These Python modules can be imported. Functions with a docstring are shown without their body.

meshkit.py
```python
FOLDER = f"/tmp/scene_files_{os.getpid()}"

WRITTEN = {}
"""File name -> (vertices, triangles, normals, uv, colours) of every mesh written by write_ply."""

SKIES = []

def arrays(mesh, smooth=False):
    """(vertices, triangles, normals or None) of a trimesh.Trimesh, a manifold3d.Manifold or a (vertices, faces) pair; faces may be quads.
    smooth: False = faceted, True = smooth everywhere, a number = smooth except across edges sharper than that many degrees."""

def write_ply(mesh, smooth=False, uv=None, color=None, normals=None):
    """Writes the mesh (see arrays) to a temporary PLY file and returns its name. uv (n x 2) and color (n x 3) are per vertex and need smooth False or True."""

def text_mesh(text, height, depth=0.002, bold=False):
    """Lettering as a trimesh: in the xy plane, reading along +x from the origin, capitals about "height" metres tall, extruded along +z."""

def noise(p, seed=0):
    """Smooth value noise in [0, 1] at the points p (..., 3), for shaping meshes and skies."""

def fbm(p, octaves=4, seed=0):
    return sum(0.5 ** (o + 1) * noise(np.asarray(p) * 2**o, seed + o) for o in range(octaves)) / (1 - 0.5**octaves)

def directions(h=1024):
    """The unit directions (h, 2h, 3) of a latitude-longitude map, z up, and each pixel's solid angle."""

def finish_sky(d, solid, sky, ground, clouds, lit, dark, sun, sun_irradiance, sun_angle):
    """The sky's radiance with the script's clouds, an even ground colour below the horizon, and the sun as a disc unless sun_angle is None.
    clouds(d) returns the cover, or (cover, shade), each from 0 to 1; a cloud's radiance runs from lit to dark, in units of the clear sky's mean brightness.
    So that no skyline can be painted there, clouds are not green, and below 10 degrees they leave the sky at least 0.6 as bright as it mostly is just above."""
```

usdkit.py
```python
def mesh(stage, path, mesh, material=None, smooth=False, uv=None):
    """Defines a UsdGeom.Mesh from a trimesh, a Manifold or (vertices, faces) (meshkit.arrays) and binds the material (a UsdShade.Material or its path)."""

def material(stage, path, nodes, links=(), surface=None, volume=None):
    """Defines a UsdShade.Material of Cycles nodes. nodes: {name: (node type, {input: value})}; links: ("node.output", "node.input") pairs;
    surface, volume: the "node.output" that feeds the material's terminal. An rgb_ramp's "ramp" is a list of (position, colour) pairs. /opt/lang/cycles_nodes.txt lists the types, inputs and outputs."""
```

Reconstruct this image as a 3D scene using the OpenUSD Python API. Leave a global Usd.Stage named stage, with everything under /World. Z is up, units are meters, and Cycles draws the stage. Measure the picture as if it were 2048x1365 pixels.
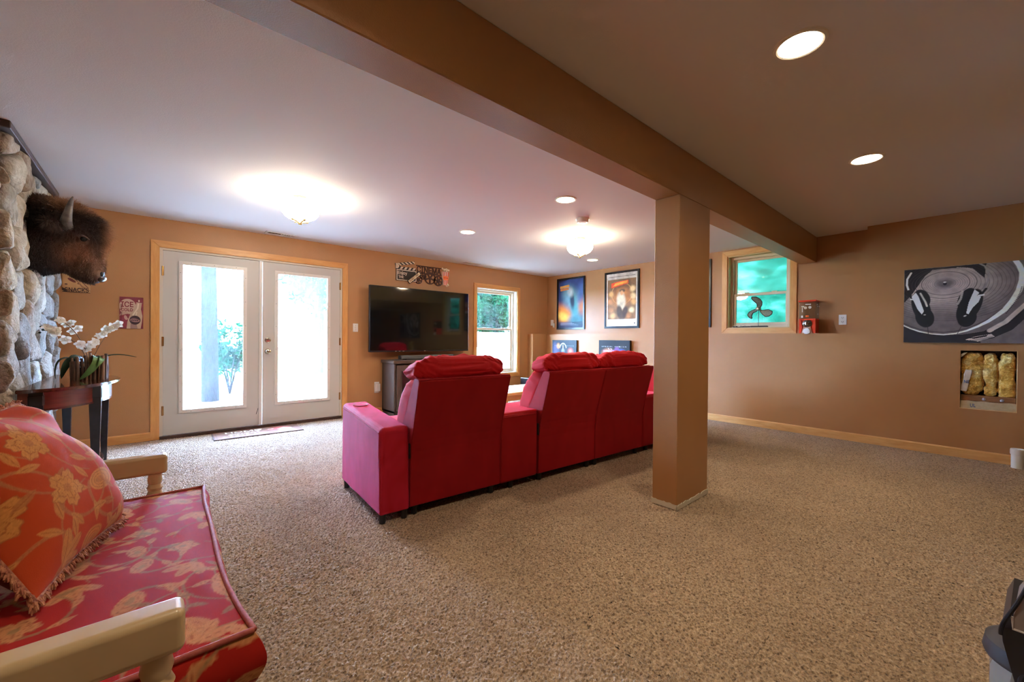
import math, random
import numpy as np
import trimesh
import manifold3d as m3
from shapely.geometry import Polygon, LineString, Point, box as sbox
from shapely.ops import unary_union
from shapely import affinity
from pxr import Usd, UsdGeom, UsdLux, UsdShade, Gf, Sdf, Vt
import usdkit, meshkit
from meshkit import noise, fbm

# ------------------------------------------------------------------ stage, camera, sky, exposure
stage = Usd.Stage.CreateInMemory()
UsdGeom.SetStageUpAxis(stage, UsdGeom.Tokens.z)
UsdGeom.SetStageMetersPerUnit(stage, 1.0)
UsdGeom.Xform.Define(stage, '/World')
UsdGeom.Scope.Define(stage, '/World/Looks')
R8 = math.radians
EXPOSURE = 0.0
yaw, pitch, roll = R8(41.2987), R8(-0.3502), R8(0.4525)
fwd = np.array([math.sin(yaw) * math.cos(pitch), math.cos(yaw) * math.cos(pitch), math.sin(pitch)])
rt0 = np.array([math.cos(yaw), -math.sin(yaw), 0.0])
up0 = np.cross(rt0, fwd)
rt = math.cos(roll) * rt0 + math.sin(roll) * up0
up = -math.sin(roll) * rt0 + math.cos(roll) * up0
cam = UsdGeom.Camera.Define(stage, '/World/camera')
cam.AddTransformOp().Set(Gf.Matrix4d(*rt, 0, *up, 0, *(-fwd), 0, 0.0, 0.0, 1.1, 1))
cam.CreateHorizontalApertureAttr(36.0)
cam.CreateVerticalApertureAttr(36.0 * 1365 / 2048)
cam.CreateFocalLengthAttr(36.0 * 815.584 / 2048)
cam.CreateExposureAttr(EXPOSURE)
cam.CreateClippingRangeAttr(Gf.Vec2f(0.02, 500))

SKY = 31.0
dome = UsdLux.DomeLight.Define(stage, '/World/sky')           # bright overcast sky
dome.CreateColorAttr(Gf.Vec3f(0.60, 0.88, 1.46))
dome.CreateIntensityAttr(SKY)
LAMP = (1.0, 0.84, 0.60)
CAN_W, FLUSH_W = 340.0, 62.0

# ------------------------------------------------------------------ helpers
def S(r, g, b):
    c = np.array([r, g, b], float) / 255
    return tuple(np.where(c <= 0.04045, c / 12.92, ((c + 0.055) / 1.055) ** 2.4))

LOOK = {}
def mat(name, base, rough=0.5, vary=None, bump=None, stretch=None, **kw):
    """principled; vary=(scale, other colour), bump=(scale, strength, distance), stretch=xyz scale of the pattern"""
    n = {'p': ('principled_bsdf', dict(base_color=base, roughness=rough, **kw)), 'g': ('texture_coordinate', {}), 'm': ('mapping', {'scale': stretch or (1, 1, 1)})}
    l = [('g.object', 'm.vector')]
    if vary:
        n['n'] = ('noise_texture', {'scale': vary[0], 'detail': 4.0, 'roughness': 0.6})
        n['r'] = ('rgb_ramp', {'ramp': [(0.3, base), (0.7, vary[1])]})
        l += [('m.vector', 'n.vector'), ('n.fac', 'r.fac'), ('r.color', 'p.base_color')]
    if bump:
        n['bn'] = ('noise_texture', {'scale': bump[0], 'detail': 3.0})
        n['b'] = ('bump', {'strength': bump[1], 'distance': bump[2]})
        l += [('m.vector', 'bn.vector'), ('bn.fac', 'b.height'), ('b.normal', 'p.normal')]
    LOOK[name] = usdkit.material(stage, '/World/Looks/' + name, n, l, surface='p.BSDF')
    return LOOK[name]

def colmat(name, rough=0.5, bump=None, **kw):
    n = {'p': ('principled_bsdf', dict(roughness=rough, **kw)), 'a': ('attribute', {'attribute': 'col'})}
    l = [('a.color', 'p.base_color')]
    if bump:
        n['g'] = ('texture_coordinate', {})
        n['bn'] = ('noise_texture', {'scale': bump[0], 'detail': 3.0})
        n['b'] = ('bump', {'strength': bump[1], 'distance': bump[2]})
        l += [('g.object', 'bn.vector'), ('bn.fac', 'b.height'), ('b.normal', 'p.normal')]
    LOOK[name] = usdkit.material(stage, '/World/Looks/' + name, n, l, surface='p.BSDF')
    return LOOK[name]

def glow(name, color, strength):
    LOOK[name] = usdkit.material(stage, '/World/Looks/' + name, {'e': ('emission', {'color': color, 'strength': strength})}, surface='e.emission')
    return LOOK[name]

TAKEN = {}
def path_for(name, parent):
    base = (str(parent.GetPath()) if parent is not None else '/World') + '/' + name
    k = TAKEN.get(base, 0)
    TAKEN[base] = k + 1
    return base if k == 0 else '%s_%03d' % (base, k)

def tag(prim, label=None, cat=None, group=None, kind=None):
    for k, v in (('label', label), ('category', cat), ('group', group), ('kind', kind)):
        if v:
            prim.SetCustomDataByKey(k, v)
    return prim

def thing(name, label, cat, loc=(0, 0, 0), rz=0.0, group=None, kind=None):
    x = UsdGeom.Xform.Define(stage, path_for(name, None))
    x.AddTranslateOp().Set(Gf.Vec3d(*map(float, loc)))
    if rz:
        x.AddRotateZOp().Set(float(rz))
    return tag(x.GetPrim(), label, cat, group, kind)

def obj(name, mesh, m, parent=None, smooth=30, col=None, label=None, cat=None, group=None, kind=None):
    if isinstance(mesh, list):
        mesh = join(mesh)
    q = usdkit.mesh(stage, path_for(name, parent), mesh, m, smooth=smooth)
    if col is not None:
        UsdGeom.PrimvarsAPI(q).CreatePrimvar('col', Sdf.ValueTypeNames.Color3fArray, 'vertex').Set(Vt.Vec3fArray.FromNumpy(np.asarray(col, np.float32)))
    return tag(q.GetPrim(), label, cat, group, kind)

def objs(name, meshes, m, parent, **kw):
    return [obj(name, q, m, parent, **kw) for q in meshes]

def struct(name, mesh, m, label, cat='wall', **kw):
    return obj(name, mesh, m, label=label, cat=cat, kind='structure', **kw)

def copy_thing(src, loc, rz=0.0, label=None, name=None):
    d = src.GetCustomData()
    r = thing(name or src.GetName().rstrip('0123456789').rstrip('_'), label or d['label'], d['category'], loc, rz, d.get('group'))
    r.GetReferences().AddInternalReference(src.GetPath())
    r.SetInstanceable(True)
    # own transform overrides the referenced one
    return r

def TM(v, f):
    return trimesh.Trimesh(np.asarray(v, float), np.asarray(f, int), process=False)

def join(ms):
    out = []
    for m in ms:
        if hasattr(m, 'to_mesh'):
            q = m.to_mesh(); m = TM(q.vert_properties[:, :3], q.tri_verts)
        elif isinstance(m, tuple):
            v, f, _ = meshkit.arrays(m); m = TM(v, f)
        out.append(m)
    return trimesh.util.concatenate(out)

def rotm(ax, deg):
    return trimesh.transformations.rotation_matrix(R8(deg), {'x': [1, 0, 0], 'y': [0, 1, 0], 'z': [0, 0, 1]}[ax])

def X(mesh, loc=(0, 0, 0), rx=0, ry=0, rz=0, s=None):
    m = mesh.copy()
    if s is not None:
        m.apply_scale(s)
    for a, d in (('x', rx), ('y', ry), ('z', rz)):
        if d:
            m.apply_transform(rotm(a, d))
    m.apply_translation(loc)
    return m

def hull(pts):
    return trimesh.convex.convex_hull(np.asarray(pts, float))

def bx(x0, x1, y0, y1, z0, z1, b=0.0):
    """box from limits with chamfer b"""
    if b <= 0:
        m = trimesh.creation.box([x1 - x0, y1 - y0, z1 - z0])
        m.apply_translation([(x0 + x1) / 2, (y0 + y1) / 2, (z0 + z1) / 2])
        return m
    b = min(b, (x1 - x0) * .49, (y1 - y0) * .49, (z1 - z0) * .49)
    pts = []
    for sx, x in ((1, x0), (-1, x1)):
        for sy, y in ((1, y0), (-1, y1)):
            for sz, z in ((1, z0), (-1, z1)):
                pts += [(x, y + sy * b, z + sz * b), (x + sx * b, y, z + sz * b), (x + sx * b, y + sy * b, z)]
    return hull(pts)

def rb(x0, x1, y0, y1, z0, z1, r=0.03, n=3):
    """softly rounded box"""
    r = min(r, (x1 - x0) * .49, (y1 - y0) * .49, (z1 - z0) * .49)
    pts = []
    a = np.linspace(0, math.pi / 2, n + 1)
    for sx in (-1, 1):
        for sy in (-1, 1):
            for sz in (-1, 1):
                c = np.array([x1 - r if sx > 0 else x0 + r, y1 - r if sy > 0 else y0 + r, z1 - r if sz > 0 else z0 + r])
                for t in a:
                    for p in a:
                        pts.append(c + r * np.array([sx * math.cos(t) * math.cos(p), sy * math.cos(t) * math.sin(p), sz * math.sin(t)]))
    return hull(np.round(pts, 6))

def lathe(profile, n=32, axis='z'):
    p = np.asarray(profile, float)
    a = np.arange(n) * 2 * np.pi / n
    v = np.stack([np.outer(p[:, 0], np.cos(a)), np.outer(p[:, 0], np.sin(a)), np.repeat(p[:, 1:], n, 1)], -1).reshape(-1, 3)
    f = []
    for i in range(len(p) - 1):
        for j in range(n):
            k = (j + 1) % n
            A, B, C, D = i * n + j, i * n + k, (i + 1) * n + k, (i + 1) * n + j
            f += [(A, B, C), (A, C, D)]
    m = TM(v, f)
    m.merge_vertices()
    m.update_faces(m.nondegenerate_faces())
    trimesh.repair.fix_normals(m)
    if axis == 'x': m.apply_transform(rotm('y', 90))
    if axis == 'y': m.apply_transform(rotm('x', -90))
    return m

def tube(path, r, n=8, caps=True):
    p = np.asarray(path, float)
    r = np.broadcast_to(np.asarray(r, float), (len(p),))
    t = np.gradient(p, axis=0); t /= np.linalg.norm(t, axis=1, keepdims=True) + 1e-12
    a = np.cross(t[0], [0, 0, 1.0])
    if np.linalg.norm(a) < .1: a = np.cross(t[0], [1.0, 0, 0])
    vs = []
    ang = np.arange(n) * 2 * np.pi / n
    for i in range(len(p)):
        a = a - t[i] * (a @ t[i]); a /= np.linalg.norm(a) + 1e-12
        b = np.cross(t[i], a)
        vs.append(p[i] + r[i] * (np.cos(ang)[:, None] * a + np.sin(ang)[:, None] * b))
    v = np.vstack(vs); f = []
    for i in range(len(p) - 1):
        for j in range(n):
            k = (j + 1) % n
            A, B, C, D = i * n + j, i * n + k, (i + 1) * n + k, (i + 1) * n + j
            f += [(A, B, C), (A, C, D)]
    if caps:
        v = np.vstack([v, p[0], p[-1]]); L = len(p) * n
        for j in range(n):
            k = (j + 1) % n
            f += [(L, k, j), (L + 1, (len(p) - 1) * n + j, (len(p) - 1) * n + k)]
    return TM(v, f)

def bez(*P, n=12):
    P = np.asarray(P, float)
    t = np.linspace(0, 1, n)[:, None]
    d = len(P) - 1
    return sum(math.comb(d, k) * t ** k * (1 - t) ** (d - k) * P[k] for k in range(d + 1))

def sup(sx, sy, sz, e=0.5, nu=48, nv=24, e2=None):
    """superellipsoid pad, half sizes sx sy sz; e small = boxy (exponent on cos/sin)"""
    e2 = e2 or e
    u = np.arange(nu) * 2 * np.pi / nu
    w = np.linspace(-np.pi / 2, np.pi / 2, nv)
    c = lambda x, k: np.sign(np.cos(x)) * np.abs(np.cos(x)) ** k
    s = lambda x, k: np.sign(np.sin(x)) * np.abs(np.sin(x)) ** k
    v = np.stack([sx * np.outer(c(w, e2), c(u, e)), sy * np.outer(c(w, e2), s(u, e)), sz * np.outer(s(w, e2), np.ones(nu))], -1).reshape(-1, 3)
    f = []
    for i in range(nv - 1):
        for j in range(nu):
            k = (j + 1) % nu
            A, B, C, D = i * nu + j, i * nu + k, (i + 1) * nu + k, (i + 1) * nu + j
            f += [(A, B, C), (A, C, D)]
    return TM(v, f)

def ext(poly, d, place=None):
    """extrude shapely polygon along +z by d; place: 'xz' -> polygon (x, z) lying in the x-z plane, thickness towards -y; 'yz' -> polygon (y, z), thickness towards -x"""
    gs = [g for g in (getattr(poly, 'geoms', [poly])) if g.area > 1e-9]
    m = trimesh.util.concatenate([trimesh.creation.extrude_polygon(g, d, engine='earcut') for g in gs])
    v = m.vertices.copy()
    if place == 'xz':
        m.vertices = np.stack([v[:, 0], -v[:, 2], v[:, 1]], 1)
    elif place == 'yz':      # polygon x -> -y so that text reads properly when seen from -x
        m.vertices = np.stack([-v[:, 2], -v[:, 0], v[:, 1]], 1)
    if place:
        trimesh.repair.fix_normals(m)
    return m

def text(t, h, d=.002, bold=False, place=None, width=None, at=(0, 0), rot=0):
    m = meshkit.text_mesh(t, h, d, bold)
    b = m.bounds
    if width:
        m.apply_scale([width / (b[1][0] - b[0][0]), 1, 1])
    b = m.bounds
    m.apply_translation([-(b[0][0] + b[1][0]) / 2, -(b[0][1] + b[1][1]) / 2, 0])
    if rot: m.apply_transform(rotm('z', rot))
    m.apply_translation([at[0], at[1], 0])
    v = m.vertices.copy()
    if place == 'xz':
        m.vertices = np.stack([v[:, 0], -v[:, 2], v[:, 1]], 1)
    elif place == 'yz':
        m.vertices = np.stack([-v[:, 2], -v[:, 0], v[:, 1]], 1)
    return m

def disp(m, amp, freq, seed=0, along_normal=True):
    n = m.vertex_normals
    k = fbm(np.asarray(m.vertices) * freq + 50, 3, seed) - .5
    m = m.copy()
    m.vertices = m.vertices + n * (k * 2 * amp)[:, None]
    return m

def sstep(a, b, x):
    t = np.clip((x - a) / (b - a), 0, 1)
    return t * t * (3 - 2 * t)

class Paint:
    """a flat print, painted on a fine grid in its own coordinates (0..w, 0..h)"""
    def __init__(s, w, h, nx, ny, base):
        s.w, s.h, s.nx, s.ny = w, h, nx, ny
        s.x, s.y = np.meshgrid(np.linspace(0, w, nx), np.linspace(0, h, ny))
        s.c = np.empty((ny, nx, 3)); s.c[:] = base
        s.px = 0.7 * w / nx
    def lay(s, mask, color):
        mask = np.clip(mask, 0, 1)[..., None]
        s.c = s.c * (1 - mask) + np.asarray(color) * mask
    def inside(s, d):
        return np.clip(.5 - d / (2 * s.px), 0, 1)
    def ellipse(s, cx, cy, rx, ry, color, rot=0, soft=0, a=1.0):
        r = R8(rot)
        X_, Y_ = s.x - cx, s.y - cy
        xx, yy = X_ * math.cos(r) + Y_ * math.sin(r), -X_ * math.sin(r) + Y_ * math.cos(r)
        k = np.sqrt((xx / rx) ** 2 + (yy / ry) ** 2)
        if soft:
            s.lay(a * (1 - sstep(1 - soft, 1 + soft, k)), color)
        else:
            s.lay(a * s.inside((k - 1) * min(rx, ry)), color)
    def ring(s, cx, cy, rx, ry, wd, color, rot=0, lo=-400, hi=400, a=1.0):
        r = R8(rot)
        X_, Y_ = s.x - cx, s.y - cy
        xx, yy = X_ * math.cos(r) + Y_ * math.sin(r), -X_ * math.sin(r) + Y_ * math.cos(r)
        k = np.sqrt((xx / rx) ** 2 + (yy / ry) ** 2)
        g = np.sqrt((xx / rx ** 2) ** 2 + (yy / ry ** 2) ** 2) / np.maximum(k, 1e-6)
        an = np.degrees(np.arctan2(yy / ry, xx / rx))
        ok = ((an >= lo) & (an <= hi)) | ((an + 360 >= lo) & (an + 360 <= hi)) | ((an - 360 >= lo) & (an - 360 <= hi))
        s.lay(a * s.inside(np.abs(k - 1) / np.maximum(g, 1e-6) - wd / 2) * ok, color)
    def stroke(s, pts, wd, color, a=1.0):
        pts = np.asarray(pts, float)
        wd = np.broadcast_to(np.asarray(wd, float), (len(pts),))
        d = np.full(s.x.shape, 9.0)
        for i in range(len(pts) - 1):
            p, q = pts[i], pts[i + 1]
            L = max(((q - p) ** 2).sum(), 1e-12)
            t = np.clip(((s.x - p[0]) * (q - p)[0] + (s.y - p[1]) * (q - p)[1]) / L, 0, 1)
            d = np.minimum(d, np.hypot(s.x - p[0] - t * (q - p)[0], s.y - p[1] - t * (q - p)[1]) - (wd[i] + t * (wd[i + 1] - wd[i])) / 2)
        s.lay(a * s.inside(d), color)
    def poly(s, pts, color, a=1.0):
        import shapely
        g = Polygon(pts).buffer(0)
        s.lay(a * shapely.contains_xy(g, s.x, s.y).astype(float), color)
    def noise(s, freq, amp, seed=0):
        k = fbm(np.stack([s.x * freq, s.y * freq, np.zeros_like(s.x)], -1), 4, seed) - .5
        s.c = np.clip(s.c * (1 + 2 * amp * k[..., None]), 0, 1)
    def mesh(s, place, x0, z0, at):
        """place 'xz': x = x0 + x, z = z0 + y, at y = at; 'yz': y = x0 - x, at x = at (both face the room)"""
        i = np.arange(s.nx * s.ny).reshape(s.ny, s.nx)
        A, B, C, D = i[:-1, :-1].ravel(), i[:-1, 1:].ravel(), i[1:, 1:].ravel(), i[1:, :-1].ravel()
        f = np.vstack([np.stack([A, B, C], 1), np.stack([A, C, D], 1)])
        x, y = s.x.ravel(), s.y.ravel()
        if place == 'xz': v = np.stack([x0 + x, np.full_like(x, at), z0 + y], 1)
        elif place == 'yz': v = np.stack([np.full_like(x, at), x0 - x, z0 + y], 1)
        else: v = np.stack([x0 + x, z0 + y, np.full_like(x, at)], 1)
        return TM(v, f), s.c.reshape(-1, 3)

# ------------------------------------------------------------------ materials
WALL = mat('wall_paint', S(174, 123, 74), .42, bump=(230, .25, .004), vary=(3, S(169, 118, 70)))
CEIL = mat('ceiling_paint', S(226, 222, 222), .8, bump=(160, .2, .004))
OAK = mat('light_oak', S(214, 156, 88), .35, vary=(6, S(198, 134, 68)), stretch=(6, 6, .9))
OAKH = mat('light_oak_flat', S(214, 156, 88), .35, vary=(6, S(198, 134, 68)), stretch=(.9, 6, 6))
OAKY = mat('light_oak_side', S(222, 172, 110), .35, vary=(6, S(205, 148, 84)), stretch=(6, .9, 6))
DOORP = mat('door_paint', S(206, 204, 197), .4, bump=(60, .06, .003))
WHITE = mat('white_plastic', S(236, 233, 226), .35)
VINYL = mat('vinyl_sash', S(222, 208, 182), .4)
BLACK = mat('black_satin', S(22, 22, 24), .35)
BLACKM = mat('black_matte', S(18, 17, 17), .8)
STEEL = mat('brushed_steel', S(190, 188, 184), .25, metallic=1.0)
BRASS = mat('old_brass', S(170, 135, 80), .3, metallic=1.0)
BRONZE = mat('dark_bronze', S(74, 58, 44), .45, metallic=.6, vary=(20, S(96, 74, 52)))

def pane_mat(name, clear, fog_scale, fog_amount, fog=(.85, .93, 1.0)):
    n = {'t': ('transparent_bsdf', {'color': clear}), 'gl': ('glossy_bsdf', {'color': (1, 1, 1), 'roughness': .02}), 'lw': ('layer_weight', {'blend': .5}), 'pw': ('math', {'math_type': 'power', 'value2': 5.0}), 'fr': ('math', {'math_type': 'multiply_add', 'value2': .9, 'value3': .06}),
         'mx': ('mix_closure', {}), 'd': ('translucent_bsdf', {'color': fog}), 'tc': ('texture_coordinate', {}), 'mp': ('mapping', {'scale': (1, 1, .35)}),
         'no': ('noise_texture', {'scale': fog_scale, 'detail': 6.0, 'roughness': .62}),
         'mr': ('map_range', {'from_min': .3, 'from_max': .75, 'to_min': fog_amount[0], 'to_max': fog_amount[1], 'clamp': True}), 'm2': ('mix_closure', {})}
    l = [('lw.facing', 'pw.value1'), ('pw.value', 'fr.value1'), ('fr.value', 'mx.fac'), ('t.BSDF', 'mx.closure1'), ('gl.BSDF', 'mx.closure2'), ('tc.object', 'mp.vector'), ('mp.vector', 'no.vector'), ('no.fac', 'mr.value'),
         ('mr.result', 'm2.fac'), ('mx.closure', 'm2.closure1'), ('d.BSDF', 'm2.closure2')]
    LOOK[name] = usdkit.material(stage, '/World/Looks/' + name, n, l, surface='m2.closure')
    return LOOK[name]
FOGGED = pane_mat('fogged_door_glass', (.93, .97, .98), 2.6, (.0005, .014))
HAZY = pane_mat('hazy_door_glass', (.93, .97, .98), 2.2, (.008, .040))
CLEAR = pane_mat('window_glass', (.93, .97, .95), 5.0, (.0, .006))

# ------------------------------------------------------------------ structure: shell of the room
H = 2.34
XU, XL, YD = 5.95, 5.783, 5.70     # upper right wall, lower (furred) right wall, door wall
LEDGE = 1.19
XB, YB = -1.25, -4.2              # left wall and wall behind the camera

def wall_xz(poly, y, d, nm, label):
    m = ext(poly, d); v = m.vertices.copy(); m.vertices = np.stack([v[:, 0], y + d - v[:, 2], v[:, 1]], 1); trimesh.repair.fix_normals(m)
    return struct(nm, m, WALL, label, smooth=False)
def wall_yz(poly, x, d, nm, label):
    m = ext(poly, d); v = m.vertices.copy(); m.vertices = np.stack([x + v[:, 2], v[:, 0], v[:, 1]], 1); trimesh.repair.fix_normals(m)
    return struct(nm, m, WALL, label, smooth=False)

DX0, DX1, DZ = 0.045, 1.925, 2.035        # door opening
W1 = (4.19, 5.125, .465, 1.985)           # window 1 opening x0 x1 z0 z1
W2 = (1.53, 2.272, 1.262, 2.250)          # window 2 opening y0 y1 z0 z1
HOLE = (-.243, .097, .474, 1.02)          # opening in the right wall y0 y1 z0 z1
back = sbox(XB, 0, XU + .16, H).difference(sbox(DX0, -.01, DX1, DZ)).difference(sbox(W1[0], W1[2], W1[1], W1[3]))
wall_xz(back, YD, .16, 'wall_back', 'tan painted far wall with french doors and television')
up_w = sbox(.785, LEDGE - .1, YD, H).difference(sbox(W2[0], W2[2], W2[1], W2[3]))
wall_yz(up_w, XU, .16, 'wall_right', 'tan upper right wall recessed above the ledge with posters and window')
struct('wall_right_ledge', bx(XL, XU + .16, .785, YD, 0, LEDGE), WALL, 'tan lower half wall with a ledge on top under the posters', smooth=False)
struct('wall_right_ledge', bx(5.41, XL, 5.56, YD, 0, LEDGE, .003), WALL, 'short furred return of the half wall in the far corner', smooth=False)
full = sbox(YB, 0, .785, H).difference(sbox(HOLE[0], HOLE[2], HOLE[1], HOLE[3]))
wall_yz(full, XL, .17, 'wall_right_near', 'tan full height near right wall with the canvas and a cut out opening')
struct('wall_left', bx(XB - .12, XB, YB, YD + .16, -.02, H), WALL, 'tan left wall behind the loveseat', smooth=False)
struct('wall_near', bx(XB, XU + .16, YB - .12, YB, -.02, H), WALL, 'tan wall behind the camera', smooth=False)
BY0, BY1, BZ = 1.267, 1.434, 2.038
# ceiling with real holes for the recessed lights
CANS = [(.42, .50), (2.024, .498), (3.629, .503), (2.743, 2.417), (2.744, 3.924), (5.145, 3.967)]
cp = sbox(XB - .12, YB - .12, XU + .16, YD + .16)
for (cx, cy) in CANS:
    cp = cp.difference(Point(cx, cy).buffer(.083, 24))
cm = ext(cp, .02); cm.apply_translation([0, 0, H])
struct('ceiling', cm, CEIL, 'white lightly textured ceiling', 'ceiling', smooth=False)
struct('ceiling_beam', bx(XB, XU, BY0, BY1, BZ, H, .004), WALL, 'brown painted beam running across the ceiling', 'beam', smooth=False)
struct('soffit', bx(-1.0, XL, -1.2, -.266, 1.953, H, .004), WALL, 'brown painted soffit box at the right edge', 'soffit', smooth=False)
pl = thing('pillar', 'square brown painted support pillar under the beam', 'pillar', kind='structure')
obj('shaft', bx(2.535, 2.985, BY0 - .003, BY1 + .003, .028, BZ, .004), WALL, pl, smooth=False)
PRIMER = mat('bare_plaster', S(214, 202, 182), .8, bump=(60, .3, .004))
# ragged unpainted strip at the foot of the pillar
rng = random.Random(5)
def ragged(x0, x1, n, z0=.0, z1=.03, j=.006):
    p = [(x0, z0)] + [(x1, z0)]
    for i in range(n + 1):
        p.append((x1 + (x0 - x1) * i / n, z1 + rng.uniform(-j, j)))
    return Polygon(p)
m1 = ext(ragged(2.531, 2.989, 26), .006, 'xz'); m1.apply_translation([0, BY0 - .002, 0])
m2 = ext(ragged(-BY1 - .006, -BY0 + .006, 12), .006, 'yz'); m2.apply_translation([2.537, 0, 0])
obj('bare_strip', [m1, m2, bx(2.537, 2.983, BY0, BY1, 0, .03)], PRIMER, pl, smooth=False, label='unpainted ragged strip at the foot')

# ------------------------------------------------------------------ carpet
def carpet():
    n = {'g': ('geometry', {}), 'n1': ('noise_texture', {'scale': 95.0, 'detail': 3.0, 'roughness': .7}), 'r1': ('rgb_ramp', {'ramp': [(.32, S(80, 60, 44)), (.44, S(152, 126, 100)), (.58, S(182, 156, 126)), (.75, S(214, 190, 162))]}),
         'n2': ('noise_texture', {'scale': 1.3, 'detail': 4.0}), 'r2': ('rgb_ramp', {'ramp': [(.3, (.82, .80, .78)), (.65, (1, 1, 1))]}), 'mx': ('mix_color', {'blend_type': 'multiply', 'fac': 1.0}),
         'p': ('principled_bsdf', {'roughness': .95, 'sheen_weight': .25, 'sheen_roughness': .6})}
    l = [('g.position', 'n1.vector'), ('n1.fac', 'r1.fac'), ('g.position', 'n2.vector'), ('n2.fac', 'r2.fac'), ('r1.color', 'mx.a'), ('r2.color', 'mx.b'), ('mx.result', 'p.base_color')]
    return usdkit.material(stage, '/World/Looks/carpet', n, l, surface='p.BSDF')
CARPET = carpet()
fl = thing('floor', 'beige speckled cut pile carpet floor', 'floor', kind='structure')
obj('backing', bx(XB - .12, XU + .16, YB - .12, YD + .15, -.06, -.014), CARPET, fl, smooth=False)
TS = .5
def pile_tile(seed):
    r = np.random.default_rng(seed)
    n = 180
    g = np.linspace(0, TS, n + 1)
    x, y = np.meshgrid(g, g)
    step = .0085; k = int(TS / step)
    ij = np.stack(np.meshgrid(np.arange(k), np.arange(k)), -1).reshape(-1, 2)
    c = (ij + .5 + r.uniform(-.4, .4, ij.shape)) * (TS / k)
    hgt = r.uniform(.45, 1, len(c))
    from scipy.spatial import cKDTree
    cc = np.vstack([c + [dx * TS, dy * TS] for dx in (-1, 0, 1) for dy in (-1, 0, 1)])
    hh = np.tile(hgt, 9)
    d, i = cKDTree(cc).query(np.stack([x.ravel(), y.ravel()], 1))
    z = -.013 + .013 * hh[i] * np.sqrt(np.clip(1 - (d / .0072) ** 2, 0, 1))
    z = z.reshape(x.shape)
    z[0] = z[-1]; z[:, 0] = z[:, -1]
    v = np.stack([x.ravel(), y.ravel(), z.ravel()], 1)
    a = np.arange((n + 1) ** 2).reshape(n + 1, n + 1)
    A, B, C, D = a[:-1, :-1].ravel(), a[:-1, 1:].ravel(), a[1:, 1:].ravel(), a[1:, :-1].ravel()
    return TM(v, np.vstack([np.stack([A, B, C], 1), np.stack([A, C, D], 1)]))
pi = UsdGeom.PointInstancer.Define(stage, '/World/floor/carpet_pile')
tag(pi.GetPrim(), 'looped beige carpet pile', None, None, 'stuff')
protos = []
for k in range(2):
    q = usdkit.mesh(stage, '/World/floor/carpet_pile/tuft_patch_%d' % k if k else '/World/floor/carpet_pile/tuft_patch', pile_tile(k), CARPET, smooth=True)
    protos.append(q.GetPath())
pi.CreatePrototypesRel().SetTargets(protos)
pos, idx = [], []
y = -2.5
while y < YD + .1:
    x = XB
    while x < XU:
        pos.append((x, y, 0)); idx.append(rng.randrange(2)); x += TS
    y += TS
pi.CreatePositionsAttr([Gf.Vec3f(*p) for p in pos]); pi.CreateProtoIndicesAttr(idx)

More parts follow.
